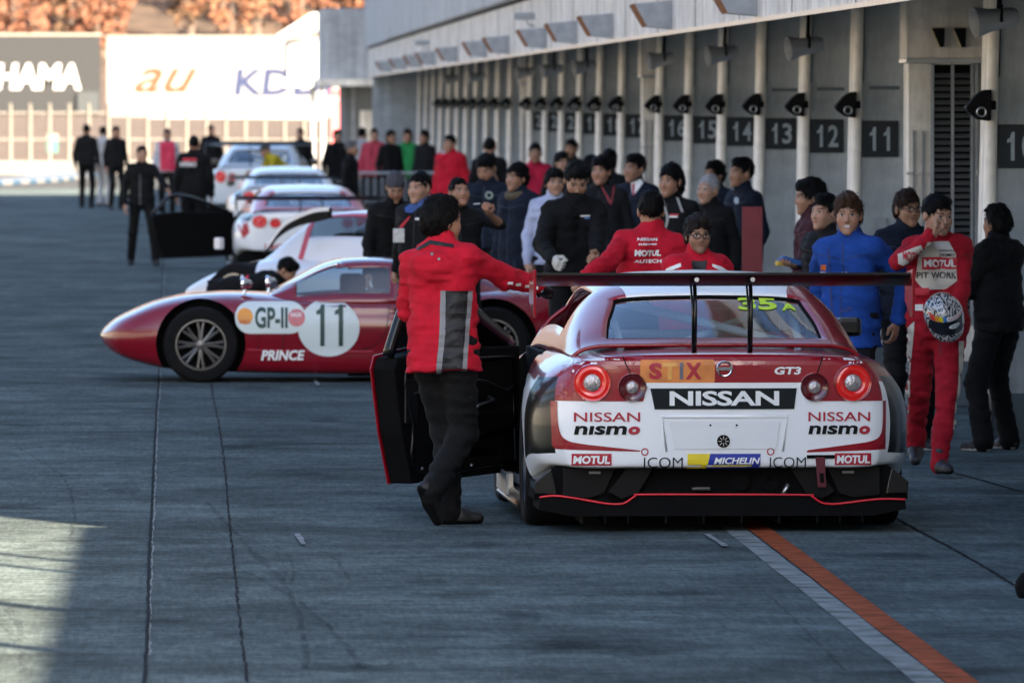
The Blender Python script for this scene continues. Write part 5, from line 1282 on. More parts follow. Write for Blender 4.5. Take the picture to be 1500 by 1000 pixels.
R_ = np.concatenate([S, S[:, -2::-1] * (-1, 1, 1)], 1); nj, ni = R_.shape[:2]; Vg = np.array(turn(R_.reshape(-1, 3)))
shell = []; g1 = []; g2 = []; g3 = []
for j in range(nj - 1):
    for i in range(ni - 1):
        q = (j * ni + i, j * ni + i + 1, (j + 1) * ni + i + 1, (j + 1) * ni + i); ii = i if i < 20 else 39 - i; yy = R_[j:j + 2, 20, 1].mean(); zz = R_[j:j + 2, i:i + 2, 2].mean(); xx = abs(R_[j:j + 2, i:i + 2, 0].mean())
        if ii >= 11 and 1.40 < yy < 1.93: g1.append(q)
        elif 2 <= ii < 10 and 1.58 < yy < 2.36 and .69 < zz < .93: (g2 if R_[j, i, 0] < 0 else g3).append(q)
        else: shell.append(q)
def psub(name, qs, m):
    us = sorted({k for q in qs for k in q}); mp = {k: i for i, k in enumerate(us)}
    return raw_object(name, Vg[us], [tuple(mp[k] for k in q) for q in qs], m, pr_e)
psh = psub('cabin_shell', shell, M_burg); md = psh.modifiers.new('thick', 'SOLIDIFY'); md.thickness = .018; md.offset = -1
psub('windscreen', g1, M_glass); psub('side_window', g2, M_glass); psub('side_window', g3, M_glass)
MB().box(1.95, 2.15, -.4, .4, .66, .86).build('seats', M_blackm, pr_e, bevel=.04)
MB().tube(polyline([(2.42, -.5, .66), (2.42, -.45, .88), (2.42, 0, .93), (2.42, .45, .88), (2.42, .5, .66)]), .02, 8).build('roll_hoop', M_blackm, pr_e, smooth='all')
for yy, xx in ((-.52, PX(357)), (.30, PX(394))):
    b = MB(); b.lathe([(.001, -.02), (.05, -.02), (.052, .0), (.03, .06), (.001, .075)], 'x', (xx, yy, PZ(420) + .02), 20); mr_ = b.build('mirror', M_chrome, pr_e, smooth=50)
    MB().tube([(xx, yy, PZ(432)), (xx + .02, yy, PZ(420))], .012, 6).build('mirror_stalk', M_chrome, mr_)
pfr = lambda a, b: (a, -2, b)
def pdec(name, polys, m, off=.004, step=.03): return lay(name, tess([[(PX(a), PZ(b)) for a, b in p] for p in polys], step), pbv, pfr, (0, 1, 0), off, m, pb)
def ptext(s, u0, v0, u1, v1, m, off=.008, **k): return lay('lettering', text_fit(s, PX(u0), PZ(v1), PX(u1), PZ(v0), step=.04, **k), pbv, pfr, (0, 1, 0), off, m, pb)
pdec('sponsor_capsule', [rrect(344, 441.5, 447, 488, 22)], M_roundel)
pdec('number_roundel', [ellipse(481, 480, 45, 41.5, 40)], M_roundel, .006)
M_pgreen = mat('print_dark_green', (.012, .05, .045), .5)
for a in (463, 490): pdec('numeral', [[(a, 455), (a + 5, 452), (a + 7, 447), (a + 12, 447), (a + 12, 506), (a + 5.5, 506), (a + 5.5, 460), (a, 461)]], M_pgreen, .010)
ptext('GP-II', 373, 450, 421, 480, M_pgreen, .009, bold=.03)
pdec('yellow_emblem', [ellipse(358.5, 463, 11.5, 11.5)], mat('emblem_orange', (.70, .28, .04), .5), .008); ptext('SHELL', 350, 468, 367, 473, M_pred, .011)
pdec('pink_emblem', [ellipse(434, 465, 12.5, 12.5)], mat('emblem_pink', (.55, .16, .18), .5), .008); ptext('NGK', 426, 458, 442, 464, M_pwhite, .011, bold=.02)
ptext('PRINCE', 382, 512, 446, 527, M_pwhite, .007, bold=.035, shear=.2)
pdec('tail_roundel', [ellipse(806, 497, 14, 11)], M_roundel, .006); ptext('S', 799, 490, 813, 504, M_burg, .009, bold=.03)
# door shut line, sill crease highlight painted as a lighter red line
def pline(pts, w_, m, name='shut_line'):
    P = catmull(pts, 6); out = []
    for i in range(len(P) - 1):
        a, c = P[i], P[i + 1]; d = c - a; d = d / np.hypot(*d); n_ = np.array((-d[1], d[0])) * w_ / 2
        out.append([tuple(a + n_), tuple(c + n_), tuple(c - n_), tuple(a - n_)])
    pdec(name, out, m, .003)
pline([(570, 442), (568, 465), (562, 490), (546, 506), (524, 512)], 1.1, M_pblack); pline([(414, 447), (415, 480), (414, 510)], 1.0, M_pblack); pline([(376, 440), (378, 490), (377, 512)], .8, M_pblack)
pline([(362, 511), (420, 513), (545, 514)], 1.6, mat('crease_highlight_red', (.42, .05, .08), .2), 'sill_highlight')
MB().box(PX(512), PX(560), .4, .75, .015, .14).build('exhaust_box', M_blackm, pr_e, bevel=.02)
# windscreen bright trim
b = MB(); jj = [j for j in range(nj) if 1.38 < R_[j, 20, 1] < 1.95]
b.tube([tuple(Vg[j * ni + 29]) for j in jj], .012, 6); b.build('screen_trim', M_chrome, pr_e, smooth='all')

# ------------------------------------------------------------------ white and red prototype with raised door, behind it
CY = 90.0; cs = FPX / CY
rc = empty('prototype_car', (ux(396, CY), CY, 0), rad(-40), 'white and red closed prototype with one door raised behind burgundy coupe', 'car')
M_wp2 = paint('pearl_white', (0.70, 0.69, 0.70)); M_redband = paint('band_red', (0.50, 0.04, 0.05))
st = [(-.55, prof(.25, .36, .5, .6, .45, .31)), (-.4, prof(.12, .45, .75, .85, .7, .33)), (0, prof(.09, .60, .85, .95, .82, .36)), (.5, prof(.08, .70, .88, .98, .80, .42)), (1.0, prof(.08, .72, .88, .98, .76, .45)),
      (1.8, prof(.08, .68, .88, .97, .8, .45)), (2.6, prof(.08, .70, .88, .98, .82, .45)), (3.4, prof(.10, .78, .88, .98, .86, .46)), (3.9, prof(.16, .76, .8, .92, .8, .46)), (4.1, prof(.28, .72, .7, .85, .72, .46))]
V, F = loft(st, 4, 5); F = [f[::-1] for f in F]; rb_ = raw_object('body', turn(V), F, M_wp2, rc)
cut(rb_, [cyl_cut((.30, 0, .33), .37, -1.3, -.68, 'y'), cyl_cut((3.05, 0, .33), .37, -1.3, -.68, 'y'), cyl_cut((.30, 0, .33), .37, .68, 1.3, 'y'), cyl_cut((3.05, 0, .33), .37, .68, 1.3, 'y')])
for x in (.30, 3.05):
    for s in (-1, 1): wheel(rc, (x, s * .82, .325), .325, .28, 'y', 6, .22, M_rims, s)
gh = [(.35, [(.55, .66), (.5, .69), (.42, .70), (.32, .705), (.2, .71), (0, .712)]), (.65, [(.66, .64), (.57, .82), (.50, .88), (.40, .91), (.22, .925), (0, .93)]), (.95, [(.70, .64), (.58, .90), (.52, 1.03), (.43, 1.09), (.25, 1.11), (0, 1.115)]),
      (1.2, [(.72, .64), (.60, .92), (.53, 1.07), (.44, 1.14), (.25, 1.165), (0, 1.17)]), (1.7, [(.72, .64), (.60, .92), (.53, 1.07), (.44, 1.145), (.25, 1.17), (0, 1.175)]), (2.3, [(.70, .66), (.56, .88), (.48, 1.0), (.38, 1.05), (.22, 1.07), (0, 1.075)]),
      (3.3, [(.6, .70), (.5, .78), (.4, .82), (.3, .84), (.18, .85), (0, .855)])]
S = np.array([[(x, y, z) for x, z in catmull(p_, 4)] for y, p_ in gh]); S = catmull(S.reshape(len(S), -1), 7).reshape(-1, 21, 3)
R_ = np.concatenate([S, S[:, -2::-1] * (-1, 1, 1)], 1); nj, ni = R_.shape[:2]; Vg = np.array(turn(R_.reshape(-1, 3)))
shell = []; mi = []; gw = []; gs_ = []
for j in range(nj - 1):
    for i in range(ni - 1):
        q = (j * ni + i, j * ni + i + 1, (j + 1) * ni + i + 1, (j + 1) * ni + i); ii = i if i < 20 else 39 - i; yy = R_[j:j + 2, 20, 1].mean()
        if ii >= 11 and .42 < yy < .98: gw.append(q)
        elif 4 <= ii < 10 and .98 < yy < 1.75: gs_.append(q)
        else: shell.append(q); mi.append(1 if (10 <= ii < 12 and yy > .95) or (ii < 10 and .90 < yy < .99) else 0)
def rsub(name, qs, m, mi=None):
    us = sorted({k for q in qs for k in q}); mp = {k: i for i, k in enumerate(us)}
    return raw_object(name, Vg[us], [tuple(mp[k] for k in q) for q in qs], m, rc, midx=mi)
s_ = rsub('cabin_shell', shell, [M_wp2, M_redband], mi); md = s_.modifiers.new('thick', 'SOLIDIFY'); md.thickness = .02; md.offset = -1
rsub('windscreen', gw, M_dglass); rsub('side_window', gs_, M_glass)
MB().box(1.2, 1.6, -.5, .5, .6, .95).build('seats', M_blackm, rc, bevel=.05)
dr2 = empty('raised_door', (.62, -.80, .75), 0); dr2.parent = rc
edge = polyline([(0, 0), (.16, .16), (.40, .27), (.72, .33), (.84, .36)], 5); edge2 = polyline([(.84, .46), (.60, .43), (.28, .31), (.08, .12), (-.02, .0)], 5)
MB().prism(edge + edge2, -.05, .0).build('door_shell', M_black, dr2, bevel=.008)
MB().prism([(a, b + .012) for a, b in edge2[:18]] + [(a, b - .03) for a, b in edge2[:18][::-1]], -.055, -.052).build('door_skin', M_wp2, dr2)
MB().box(-.05, .03, -.84, -.76, .78, .90).build('wing_mirror', M_wp2, rc, bevel=.02)
b = MB(); b.prism([(3.75, 1.0), (4.1, 1.03), (4.1, 1.0), (3.8, .975)], -.9, .9); b.build('rear_wing', M_carbon, rc)
for s in (-.5, .5): MB().box(3.85, 3.95, s - .02, s + .02, .7, .99).build('wing_post', M_carbon, rc)

# ------------------------------------------------------------------ more racing coupes up the lane
g2_, b2_, bv2, _ = gtr((ux(456, 118), 118, 0), rad(2.0), 'white racing coupe seen from behind with round red lamps and black wing', False, True, wz=1.12)
g2_.scale = (1, 1, .86)
def far_dec(body, bv, name, polys, m, off=.004, step=.05): return lay(name, tess(polys, step), bv, fr2, (0, 1, 0), off, m, body)
for c in g2_.children:
    if c.name.startswith('cabin_shell'): c.data.materials[0] = M_redband
far_dec(b2_, bv2, 'red_flash', [[(-1.0, .80), (-.86, .86), (-.82, .62), (-.90, .52)]], M_pred)
lay('lettering', text_fit('MOTUL', -.62, .36, -.02, .44, step=.05, bold=.03), bv2, fr2, (0, 1, 0), .006, M_pred, b2_)
d2 = empty('door', (-.93, 3.08, 0), rad(-62)); d2.parent = g2_
MB().prism([(y, z) for y, z in dpoly], -.10, .045, 'x').build('door_panel', M_blackm, d2, bevel=.012)
MB().tube(polyline([(-.06, -.02, .90), (-.04, -.42, 1.05), (-.0, -.70, 1.13), (.03, -1.0, 1.14), (-.02, -1.24, .87)], 5), .03, 8).build('window_frame', M_carbon, d2, smooth='all')
g3_, b3_, bv3, _ = gtr((ux(425, 148), 148, 0), rad(1), 'far white racing coupe with thin black wing above the nearer roof', False, False, wz=1.12); g3_.scale = (1, 1, .88)
g4_, b4_, bv4, _ = gtr((ux(378, 164), 164, 0), rad(-3), 'farthest pale blue white coupe with dark screen band', False, False); g4_.scale = (1, 1, 1.13)
M_pale = paint('pale_blue_white', (.55, .62, .68))
for c in g4_.children:
    if c.type == 'MESH' and c.name.startswith(('body', 'cabin_shell')):
        for i in range(2): c.data.materials[i] = M_pale
# ------------------------------------------------------------------ people in the lane
K = ('black', (.0032, .0034, .004)); KN = ('charcoal', (.007, .0075, .009)); NV = ('navy', (.004, .008, .019)); RD = ('team_red', (.46, .006, .022)); CR = ('crimson', (.42, .012, .045))
JB = ('jet', (.0025, .0026, .003))
def pp(label, u, Y, **k): return person(label, ux(u, Y), Y, **k)
def wh(u, Y, face, pu, pv, pY): return world_hand(ux(u, Y), Y, face, at(pu, pv, pY))
W = (.74, .74, .72); G = (.20, .20, .21); BK = (.004, .004, .005); PR = (.50, .012, .03)

# mechanic holding the car by its roof
u, Y, fa = 650, 47.5, 155
e, tp = pp('person in red hooded jacket leaning on the car roof with crossed legs', u, Y, H=1.76, face=fa, top=RD, legs=JB, hood=True, loose=.012, hem=.13, head=(-30, 4), hair='full',
           hands={'R': wh(u, Y, fa, 836, 437, 48.0), 'L': wh(u, Y, fa, 640, 470, 47.9)}, elbow=(None, (-.2, .1, -1)), pose=('relaxed', 'grip'), side=3, lean=3,
           feet={'L': wh(u, Y, fa, 658, 768, 47.55)[:2] + (0,), 'R': wh(u, Y, fa, 634, 772, 47.25)[:2] + (0,)}, heel=(0, 58), toe=(-55, -25), handc=(.004, .004, .005))
print_on(e, tp, None, 0, 0, 0, 0, BK, 'black_stripe', polys=[[(651, 425), (688, 425), (681, 490), (676, 553), (642, 553), (648, 490)]])
for pl in ([(646, 425), (653, 425), (651, 490), (645, 553), (637, 553), (643, 490)], [(684, 425), (691, 425), (685, 490), (681, 553), (674, 553), (679, 490)]):
    print_on(e, tp, None, 0, 0, 0, 0, G, 'grey_edging', polys=[pl], off=.007)
for a, b_ in ((744, 413), (756, 415), (770, 418), (782, 421), (796, 425)): print_on(e, tp, None, a, b_, a + 8, b_ + 4, W, 'sleeve_mark', off=.005)
print_on(e, tp, None, 0, 0, 0, 0, BK, 'hood_cord', polys=[[(630, 352), (664, 358), (664, 363), (630, 358), (612, 368), (610, 364)]])
for a, b_ in ((632, 372), (642, 379)): print_on(e, tp, None, 0, 0, 0, 0, G, 'snap', polys=[ellipse(a, b_, 2.2, 2.2, 8)])

# driver walking, helmet under his arm, hand at his face
u, Y, fa = 1374, 53.5, 6
suit = ('suit_red', (.36, .008, .02))
e, tp = pp('racing driver in red and white overalls wiping his nose, helmet at hip', u, Y, H=1.71, face=fa, top=suit, onepiece=True, loose=.004, head=(22, 10), hair='short', hem=.2,
           hands={'R': wh(u, Y, fa, 1366, 347, 53.24), 'L': wh(u, Y, fa, 1398, 470, 53.22)}, elbow=((.9, .5, -.4), (-.8, -.1, -.6)), pose=('grip', 'grip'), shoes=mat('race_boot', (.02, .018, .02), .5),
           feet={'R': wh(u, Y, fa, 1343, 690, 54.0)[:2] + (0,), 'L': wh(u, Y, fa, 1378, 700, 53.2)[:2] + (0,)}, heel=(0, 25), toe=(10, -12))
S_w = (.58, .54, .47)
print_on(e, tp, None, 0, 0, 0, 0, S_w, 'white_chest', polys=[[(1354, 354), (1390, 354), (1400, 372), (1402, 412), (1384, 424), (1352, 424), (1341, 410), (1345, 375)]])
print_on(e, tp, None, 1350, 377, 1402, 394, PR, 'red_box', off=.007); print_on(e, tp, 'MOTUL', 1353, 380, 1400, 391, W, off=.012, bold=.04)
print_on(e, tp, 'PIT WORK', 1343, 398, 1402, 408, BK, off=.008, bold=.02)
print_on(e, tp, 'NISSAN', 1376, 366, 1398, 369, BK, off=.008); print_on(e, tp, 'NISMO', 1376, 371, 1398, 375, BK, off=.008)
print_on(e, tp, None, 1340, 422, 1360, 432, PR, 'red_box', off=.007); print_on(e, tp, None, 1341, 446, 1352, 455, W, 'badge', off=.007)
print_on(e, tp, None, 0, 0, 0, 0, S_w, 'side_stripe', polys=[[(1331, 480), (1340, 470), (1338, 530), (1339, 600), (1340, 640), (1331, 640), (1329, 560)]], off=.005)
print_on(e, tp, None, 0, 0, 0, 0, S_w, 'side_stripe', polys=[[(1404, 500), (1412, 500), (1408, 560), (1402, 620), (1396, 660), (1388, 660), (1395, 600), (1402, 550)]], off=.005)
print_on(e, tp, None, 0, 0, 0, 0, S_w, 'sleeve_panel', polys=[[(1311, 372), (1345, 358), (1350, 372), (1318, 388), (1311, 385)]], off=.005); print_on(e, tp, 'MOTUL', 1318, 368, 1345, 380, PR, off=.009, bold=.03)
print_on(e, tp, 'MOTUL', 1325, 512, 1331, 545, PR, off=.009)
# helmet
hc_ = at(1384, 462, 53.14); hm = empty('racing_helmet', hc_, rad(15), 'black and white patterned racing helmet with rainbow visor held by the driver', 'helmet')
hm.rotation_euler = (rad(35), rad(-14), rad(10))
def helmet_mat():
    m, n, l, b = _nodes('helmet_pattern'); tc = n.new('ShaderNodeTexCoord'); wv = n.new('ShaderNodeTexWave'); wv.inputs['Scale'].default_value = 11; wv.inputs['Distortion'].default_value = 16; wv.inputs['Detail'].default_value = 3; wv.inputs['Detail Scale'].default_value = 2.2
    l.new(tc.outputs['Object'], wv.inputs['Vector']); r = n.new('ShaderNodeValToRGB'); r.color_ramp.elements[0].position = .45; r.color_ramp.elements[1].position = .55
    r.color_ramp.elements[0].color = (.01, .01, .012, 1); r.color_ramp.elements[1].color = (.5, .5, .5, 1); l.new(wv.outputs[0], r.inputs[0]); l.new(r.outputs[0], b.inputs['Base Color']); b.inputs['Roughness'].default_value = .2; b.inputs['Coat Weight'].default_value = 1
    return m
f = Field((-.15, -.2, -.17), (.15, .17, .16), .007)
f.ell((0, 0, .01), (.118, .135, .128), .01); f.ell((0, -.06, -.06), (.095, .10, .075), .04); f.ell((0, -.02, -.19), (.09, .11, .07), .02, sub=True)
V, Fc = f.mesh(); hs = raw_object('shell', V, Fc, helmet_mat(), hm); hb_ = bvh_of(hs)
vfr = lambda a, b: (a, -1, b)
lay('visor', tess([rrect(-.11, -.035, .11, .045, .03)], .02), hb_, vfr, (0, 1, 0), .004, mat('visor_black', (.01, .01, .015), .08, 0, 1), hm)
for i, c in enumerate(((.55, .03, .02), (.6, .25, .02), (.6, .5, .03), (.05, .2, .5))):
    lay('visor_band', tess([[(-.10 + i * .02, .047), (-.08 + i * .02, .047), (-.08 + i * .02, .075), (-.10 + i * .02, .075)]], .01), hb_, vfr, (0, 1, 0), .003, mat('rainbow_%d' % i, c, .3), hm)
lay('white_band', tess([[(-.02, .048), (.10, .048), (.10, .07), (-.02, .07)]], .015), hb_, vfr, (0, 1, 0), .003, M_pwhite, hm)
lay('lettering', text_fit('NISSAN', -.01, .052, .09, .066, step=.02), hb_, vfr, (0, 1, 0), .005, M_pred, hm)
lay('oval_badge', tess([ellipse(.02, .012, .035, .014, 20)], .012), hb_, vfr, (0, 1, 0), .0065, M_pwhite, hm); lay('lettering', text_fit('Arai', .0, .005, .04, .019, step=.02), hb_, vfr, (0, 1, 0), .008, M_pblack, hm)

# by the wall on the right
u, Y, fa = 1330, 57.5, 12
pp('bespectacled person in dark clothes standing behind the racing driver', u, Y, H=1.70, face=fa, top=NV, legs=K, glasses=True, hair='bangs', hairc=(.022, .012, .008), head=(10, 3), loose=.006)
u, Y, fa = 1466, 57.5, -135
e, tp = pp('person in black with bushy hair at the right edge, facing away', u, Y, H=1.60, face=fa, top=JB, legs=JB, hair='full', loose=.016, hem=.1, feet={'L': (.22, .05, 0), 'R': (-.16, -.05, 0)}, hands={'R': (-.12, -.28, 1.08), 'L': (.1, -.3, 1.1)})
u, Y, fa = 1246, 53.6, -28
e, tp = pp('smiling person in bright blue jacket, hands behind back', u, Y, H=1.71, face=fa, top=('royal_blue', (.010, .055, .27)), legs=KN, hair='full', hairc=(.045, .022, .012), smile=True, loose=.010, hem=.14, head=(20, 3), hands={'L': (.25, .16, .94), 'R': (-.24, .16, .94)}, elbow=((.8, .8, -.3), (-.8, .8, -.3)))
print_on(e, tp, 'abliss', 1229, 398, 1248, 405, W, bold=.0, shear=.2); print_on(e, tp, None, 1204, 388, 1211, 396, (.55, .12, .02), 'logo_patch'); print_on(e, tp, None, 1204, 399, 1211, 403, W, 'logo_patch')
print_on(e, tp, None, 0, 0, 0, 0, (.004, .02, .12), 'zip', polys=[[(1213, 362), (1215, 362), (1219, 430), (1221, 496), (1219, 496), (1216, 430)]]); print_on(e, tp, None, 0, 0, 0, 0, (.004, .025, .16), 'pocket_flap', polys=[[(1228, 455), (1246, 449), (1247, 453), (1229, 459)]])
u, Y, fa = 1192, 62, -80
e, tp = pp('dark haired person in maroon jacket in profile, holding a blue pouch', u, Y, H=1.73, face=fa, top=('maroon', (.045, .012, .018)), legs=K, hair='full', head=(0, 6), hands={'R': wh(u, Y, fa, 1166, 388, 61.8)}, loose=.008)
pc = at(1158, 385, 61.75); po = empty('pouch', pc, rad(20), 'small blue and yellow pouch held by the maroon jacketed person', 'pouch')
MB().prism([(-.09, .02), (-.05, .05), (.08, .01), (.09, -.025), (-.03, -.01), (-.08, -.02)], -.03, .03).build('pouch_body', mat('pouch_blue', (.02, .10, .30), .6), po, bevel=.012)
MB().box(-.10, -.055, -.032, .032, -.02, .012).build('pouch_flap', mat('pouch_yellow', (.5, .33, .03), .6), po, bevel=.006)
pp('dark jacketed person half hidden behind the blue jacket', 1213, 58.5, H=1.66, face=-50, top=KN, legs=K, hair='short')

# crew at the front of the car
u, Y, fa = 1022, 52.4, 10
e, tp = pp('stocky bespectacled person in red jacket over black shirt before the car', u, Y, H=1.60, face=fa, top=RD, legs=JB, glasses=True, hair='full', hairc=(.016, .011, .009), beard=.25, fat=.025, head=(0, 4), loose=.01)
for pl in ([(972, 402), (976, 393), (996, 386), (997, 391), (981, 397), (978, 402)], [(1042, 387), (1056, 391), (1067, 398), (1066, 403), (1058, 403), (1055, 397), (1043, 391)]): print_on(e, tp, None, 0, 0, 0, 0, W, 'shoulder_stripe', polys=[pl], off=.006)
print_on(e, tp, None, 0, 0, 0, 0, BK, 'black_shirt', polys=[[(1012, 382), (1036, 382), (1030, 404), (1014, 404)]], off=.005)
u, Y, fa = 946, 54.6, 183
e, tp = pp('person in red team jacket seen from behind leaning on one arm', u, Y, H=1.73, face=fa, top=RD, legs=JB, hair='short', side=-4, lean=6, loose=.014, hands={'L': wh(u, Y, fa, 858, 404, 54.2)}, elbow=((-.5, .5, -.4), None))
for s, a, b_, c, d, bo in (('NISSAN', 933, 349, 963, 353.5, .03), ('nismo', 935, 356, 962, 359.5, .03), ('MOTUL', 929, 366, 968, 375, .06), ('AUTECH', 928, 380, 969, 385, .03)): print_on(e, tp, s, a, b_, c, d, W, bold=bo, off=.006, shear=.08)
u, Y, fa = 838, 64.5, 18
e, tp = pp('person in black sweater looking down with one pale glove', u, Y, H=1.84, face=fa, top=K, legs=K, hair='short', head=(-12, 30), topname='sweater', hands={'R': wh(u, Y, fa, 810, 380, 64.0), 'L': wh(u, Y, fa, 872, 392, 63.9)}, loose=.012, pose=('grip', 'grip'), lean=6, handc=(.52, .51, .46))
print_on(e, tp, None, 849, 315, 863, 317, W, 'chest_mark'); print_on(e, tp, None, 855, 318.5, 863, 320, (.1, .25, .6), 'chest_mark')
# line of onlookers along the garages
e, tp = pp('long haired person in black jacket with grey piping by the pillars', 985, 70, H=1.77, face=-30, top=K, legs=K, hair='long', head=(-5, 0))
for pl in ([(968, 292), (972, 290), (980, 320), (974, 345), (971, 345), (976, 320)], [(990, 290), (993, 289), (1000, 310), (997, 311)]): print_on(e, tp, None, 0, 0, 0, 0, (.3, .3, .28), 'piping', polys=[pl])
print_on(e, tp, None, 981, 313, 993, 315.5, PR, 'chest_mark'); print_on(e, tp, None, 980, 316, 992, 318.5, W, 'chest_mark')
pp('older person with short grey hair in black jacket', 1040, 72, H=1.68, face=-32, top=K, legs=K, hair='crop', hairc=(.32, .32, .33), head=(-8, 3))
e, tp = pp('person in navy suit with white collar and pink tie', 932, 80, H=1.80, face=-36, top=NV, legs=NV, hair='short', head=(-10, 0), topname='suit_jacket')
print_on(e, tp, None, 0, 0, 0, 0, W, 'shirt_front', polys=[[(924, 268), (938, 262), (942, 268), (930, 284), (926, 284)]]); print_on(e, tp, None, 0, 0, 0, 0, (.35, .06, .09), 'tie', polys=[[(926, 270), (930, 269), (930, 286), (927, 286)]], off=.007)
e, tp = pp('person in dark jacket with red lanyard beside the suited one', 882, 78, H=1.79, face=-22, top=KN, legs=K, hair='full')
print_on(e, tp, None, 0, 0, 0, 0, (.25, .012, .02), 'lanyard', polys=[[(878, 270), (880, 270), (894, 294), (899, 270), (901, 270), (895, 299), (892, 299)]])
pp('dark haired person behind the grey haired one', 1050, 85, H=1.70, face=-55, top=NV, legs=K, hair='full')
e, tp = pp('tall person in navy jacket in profile beside maroon panel', 1090, 75, H=1.80, face=-62, top=NV, legs=K, hair='short'); print_on(e, tp, None, 0, 0, 0, 0, (.3, .35, .4), 'emblem', polys=[ellipse(1079, 294, 3, 5)])
# around the burgundy coupe
u, Y, fa = 617, 70.5, -34
e, tp = pp('person in black jacket with blue collar resting a hand on burgundy coupe', u, Y, H=1.71, face=fa, top=K, legs=K, hair='crop', hands={'R': wh(u, Y, fa, 579, 398, 70.9)}, pose=('relaxed', 'grip'), loose=.01, head=(-6, 2))
print_on(e, tp, None, 0, 0, 0, 0, (.02, .07, .25), 'blue_collar', polys=[[(593, 305), (604, 298), (630, 286), (634, 291), (612, 305), (604, 312), (594, 311)]], off=.006)
print_on(e, tp, None, 0, 0, 0, 0, PR, 'red_lanyard', polys=[[(598, 318), (602, 316), (589, 334), (585, 333)]], off=.006); print_on(e, tp, None, 608, 319, 616, 322, W, 'chest_mark')
bc = at(584, 345, 70.22); bg = MB().box(-.045, .045, -.006, .006, -.055, .055).build('name_badge', mat('badge_card', (.50, .50, .48), .4, var=.2, scale=40), e, bevel=.004)
bg.location = world_hand(ux(u, Y), Y, fa, bc); bg.rotation_euler = (0, 0, -rad(fa))
u, Y, fa = 577, 75.3, 15
e, tp = pp('person in grey knit cap bending over the burgundy coupe', u, Y, H=1.72, face=fa, top=K, legs=K, hair='beanie', hatc=(.06, .06, .07), lean=14, head=(-10, 28), pelvis=(.0, .12, .90))
u, Y, fa = 672, 70.7, 6
e, tp = pp('person in short sleeves raising a cigarette beside the burgundy coupe', u, Y, H=1.67, face=fa, top=K, legs=K, hair='crop', sleeves='short', head=(14, -8), hands={'L': wh(u, Y, fa, 716, 312, 70.3)}, elbow=((1, .1, -.55), None), pose=('grip', 'relaxed'), res=.014)
cg_ = at(703, 299, 70.2); c_ = tag(MB().tube([(0, 0, 0), (.05, 0, .004)], .0045, 6).build('cigarette', M_pwhite), 'thin white cigarette in the raised hand', 'cigarette'); c_.location = cg_ - Vector((.05, 0, 0))
e, tp = pp('person in navy jacket with round emblem looking down', 714, 83, H=1.78, face=-22, top=NV, legs=K, hair='short', head=(-10, 28)); print_on(e, tp, None, 0, 0, 0, 0, (.3, .38, .3), 'round_emblem', polys=ring_polys(716, 286, 3.5, 5.5, 16))
e, tp = pp('person in dark blue parka with fur collar', 760, 78, H=1.73, face=-48, top=('parka', (.004, .008, .019)), legs=K, hair='bangs', loose=.022, hem=.25, topname='parka')
nbz = 1.73 / 1.72 * 1.445; b = MB(); b.tube([(.085 * math.cos(t), -.01 + .085 * math.sin(t), nbz + .02 * math.sin(t)) for t in np.linspace(0, 2 * math.pi, 21)[:-1]], .038, 10, closed=True); b.build('fur_collar', mat('fur_tan', (.10, .075, .045), .95, var=.5, scale=60, bump=1, bscale=120), e, smooth='all')
pp('person in pale lavender top behind the black sweater', 812, 77, H=1.69, face=8, top=('lavender', (.42, .46, .62)), legs=K, hair='full')
pp('person in crimson jacket standing far behind the parka', 784, 112, H=1.75, face=0, top=CR, legs=K, hair='short')
pp('person in black seen from behind far along the pillars', 717, 118, H=1.80, face=170, top=K, legs=K, hair='short')
e, tp = pp('far person in bright red padded jacket', 660, 129, H=1.79, face=-35, top=RD, legs=K, hair='short', loose=.025, hem=.14, res=.02); print_on(e, tp, None, 0, 0, 0, 0, (.5, .5, .52), 'pale_hood', polys=[[(645, 212), (655, 208), (658, 222), (647, 226)]])
pp('tall dark person far behind the black sweater', 838, 115, H=1.79, face=-30, top=('brown_black', (.02, .012, .012)), legs=K, hair='short')
pp('dark person beside the tall one far back', 822, 104, H=1.68, face=20, top=KN, legs=K, hair='full')
pp('person with dark hair seen over the red lanyard shoulder', 866, 90, H=1.72, face=150, top=K, legs=K, hair='full')
pp('dark haired person partly hidden behind the suited one', 892, 95, H=1.75, face=160, top=K, legs=K, hair='full')
# far spectators
for (u, Y, H, t, fa, h, lab) in ((494, 166, 1.76, K, 10, 'full', 'far person in black at the left end of the barrier crowd'), (530, 170, 1.78, ('pale_grey', (.30, .31, .33)), 150, 'short', 'far person in pale grey behind the barrier'),
                                 (548, 164, 1.79, ('coral', (.42, .05, .08)), 0, 'short', 'far person in coral jacket behind the barrier'), (572, 160, 1.76, K, 30, 'full', 'far person in black next to the coral jacket'),
                                 (597, 163, 1.77, ('green', (.02, .22, .06)), -10, 'full', 'far person in bright green top behind the barrier'), (622, 160, 1.76, KN, -40, 'full', 'far dark person right of the green top'),
                                 (127, 190, 1.80, K, 170, 'short', 'far person in black at the left, legs apart'), (151, 193, 1.74, ('white_suit', (.34, .35, .36)), 150, 'short', 'far person in white overalls between two in black'),
                                 (170, 188, 1.76, K, 20, 'short', 'far person in black right of the white overalls'), (309, 200, 1.76, K, 10, 'short', 'far person in dark jacket behind the pale coupe'),
                                 (440, 182, 1.74, K, -20, 'short', 'far person in black standing behind the cars near the tents')):
    e, tp = pp(lab, u, Y, H=H, face=fa, top=t, legs=('white_suit', (.34, .35, .36)) if 'between two' in lab else K, hair=h)
pp('grey haired person in black jacket turned right beside the cars', 513, 136, H=1.68, face=75, top=K, legs=K, hair='short', hairc=(.10, .10, .11))
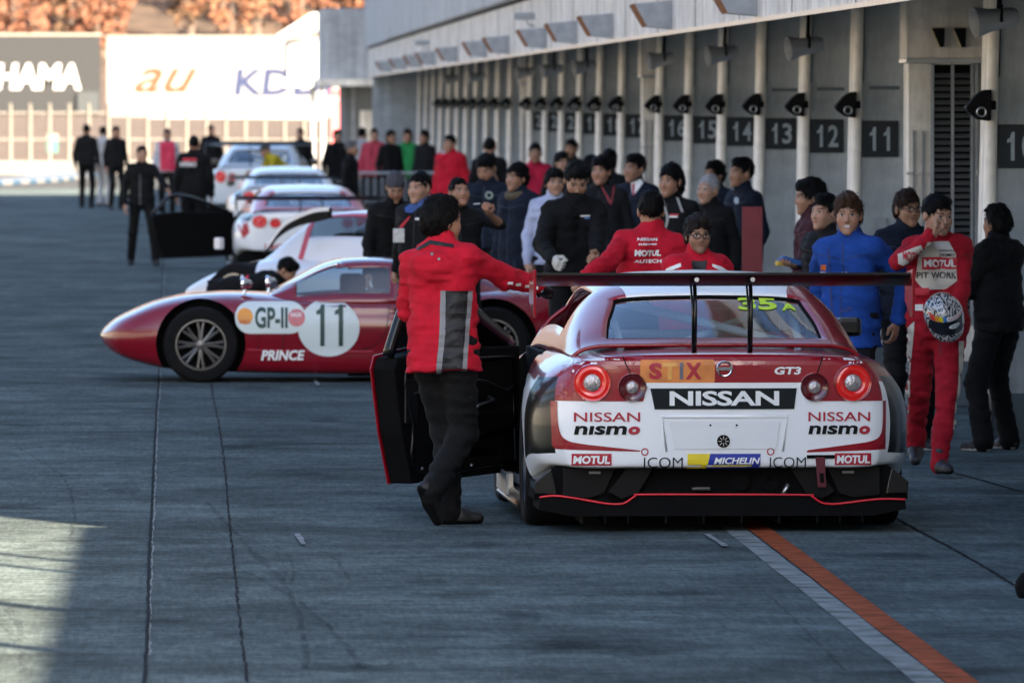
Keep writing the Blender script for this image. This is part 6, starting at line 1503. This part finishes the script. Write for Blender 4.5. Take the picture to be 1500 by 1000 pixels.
u, Y, fa = 208, 123, 4
e, tp = pp('person in black walking towards camera reaching to an open door', u, Y, H=1.67, face=fa, top=JB, legs=JB, hair='short', hands={'L': wh(u, Y, fa, 248, 280, 122.6)}, feet={'L': (.18, -.15, 0), 'R': (-.14, .2, 0)}, res=.018)
print_on(e, tp, None, 0, 0, 0, 0, (.12, .12, .13), 'zip', polys=[[(204.5, 255), (206, 255), (206, 312), (204.5, 312)]])
e, tp = pp('far person in red vest with white sleeves', 245, 176, H=1.75, face=0, top=('white_sleeve', (.42, .44, .48)), legs=K, hair='short', res=.02)
print_on(e, tp, None, 0, 0, 0, 0, (.52, .012, .06), 'red_vest', polys=[[(234, 207), (256, 207), (257, 250), (235, 250)]])
e, tp = pp('person in black with lettered back standing behind an open black door', 284, 131, H=1.77, face=178, top=JB, legs=JB, hair='short', loose=.02, res=.018)
print_on(e, tp, None, 268, 232, 288, 236, PR, 'back_print'); print_on(e, tp, 'NISMO', 264, 237, 288, 244, W, bold=.03)
pp('person in yellow jacket bending over the far cars', 424, 163, H=1.74, face=-70, top=('yellow', (.36, .30, .02)), legs=K, hair='cap', hatc=(.05, .05, .05), lean=52, head=(0, 25), hands={'L': (.15, -.7, .95), 'R': (-.15, -.7, .95)})
u, Y, fa = 352, 86, 78
e, tp = pp('person in black kneeling and reaching under the white prototype', u, Y, H=1.72, face=fa, top=JB, legs=JB, hair='short', pelvis=(0, .12, .44), lean=78, hem=.16, head=(0, 40), feet={'L': (.12, .55, 0), 'R': (-.12, .55, 0)}, knee=((.1, -.4, -1), (-.1, -.4, -1)),
           hands={'L': (.15, -.72, .12), 'R': (-.15, -.70, .12)}, heel=(60, 60), res=.016)
print_on(e, tp, None, 0, 0, 0, 0, PR, 'red_stripe', polys=[[(361, 385), (366, 385), (363, 412), (358, 412)]]); print_on(e, tp, None, 0, 0, 0, 0, W, 'white_stripe', polys=[[(355, 388), (359, 388), (356, 410), (352, 410)]])
for o in bpy.data.objects:
    if '_top' in o: del o['_top']
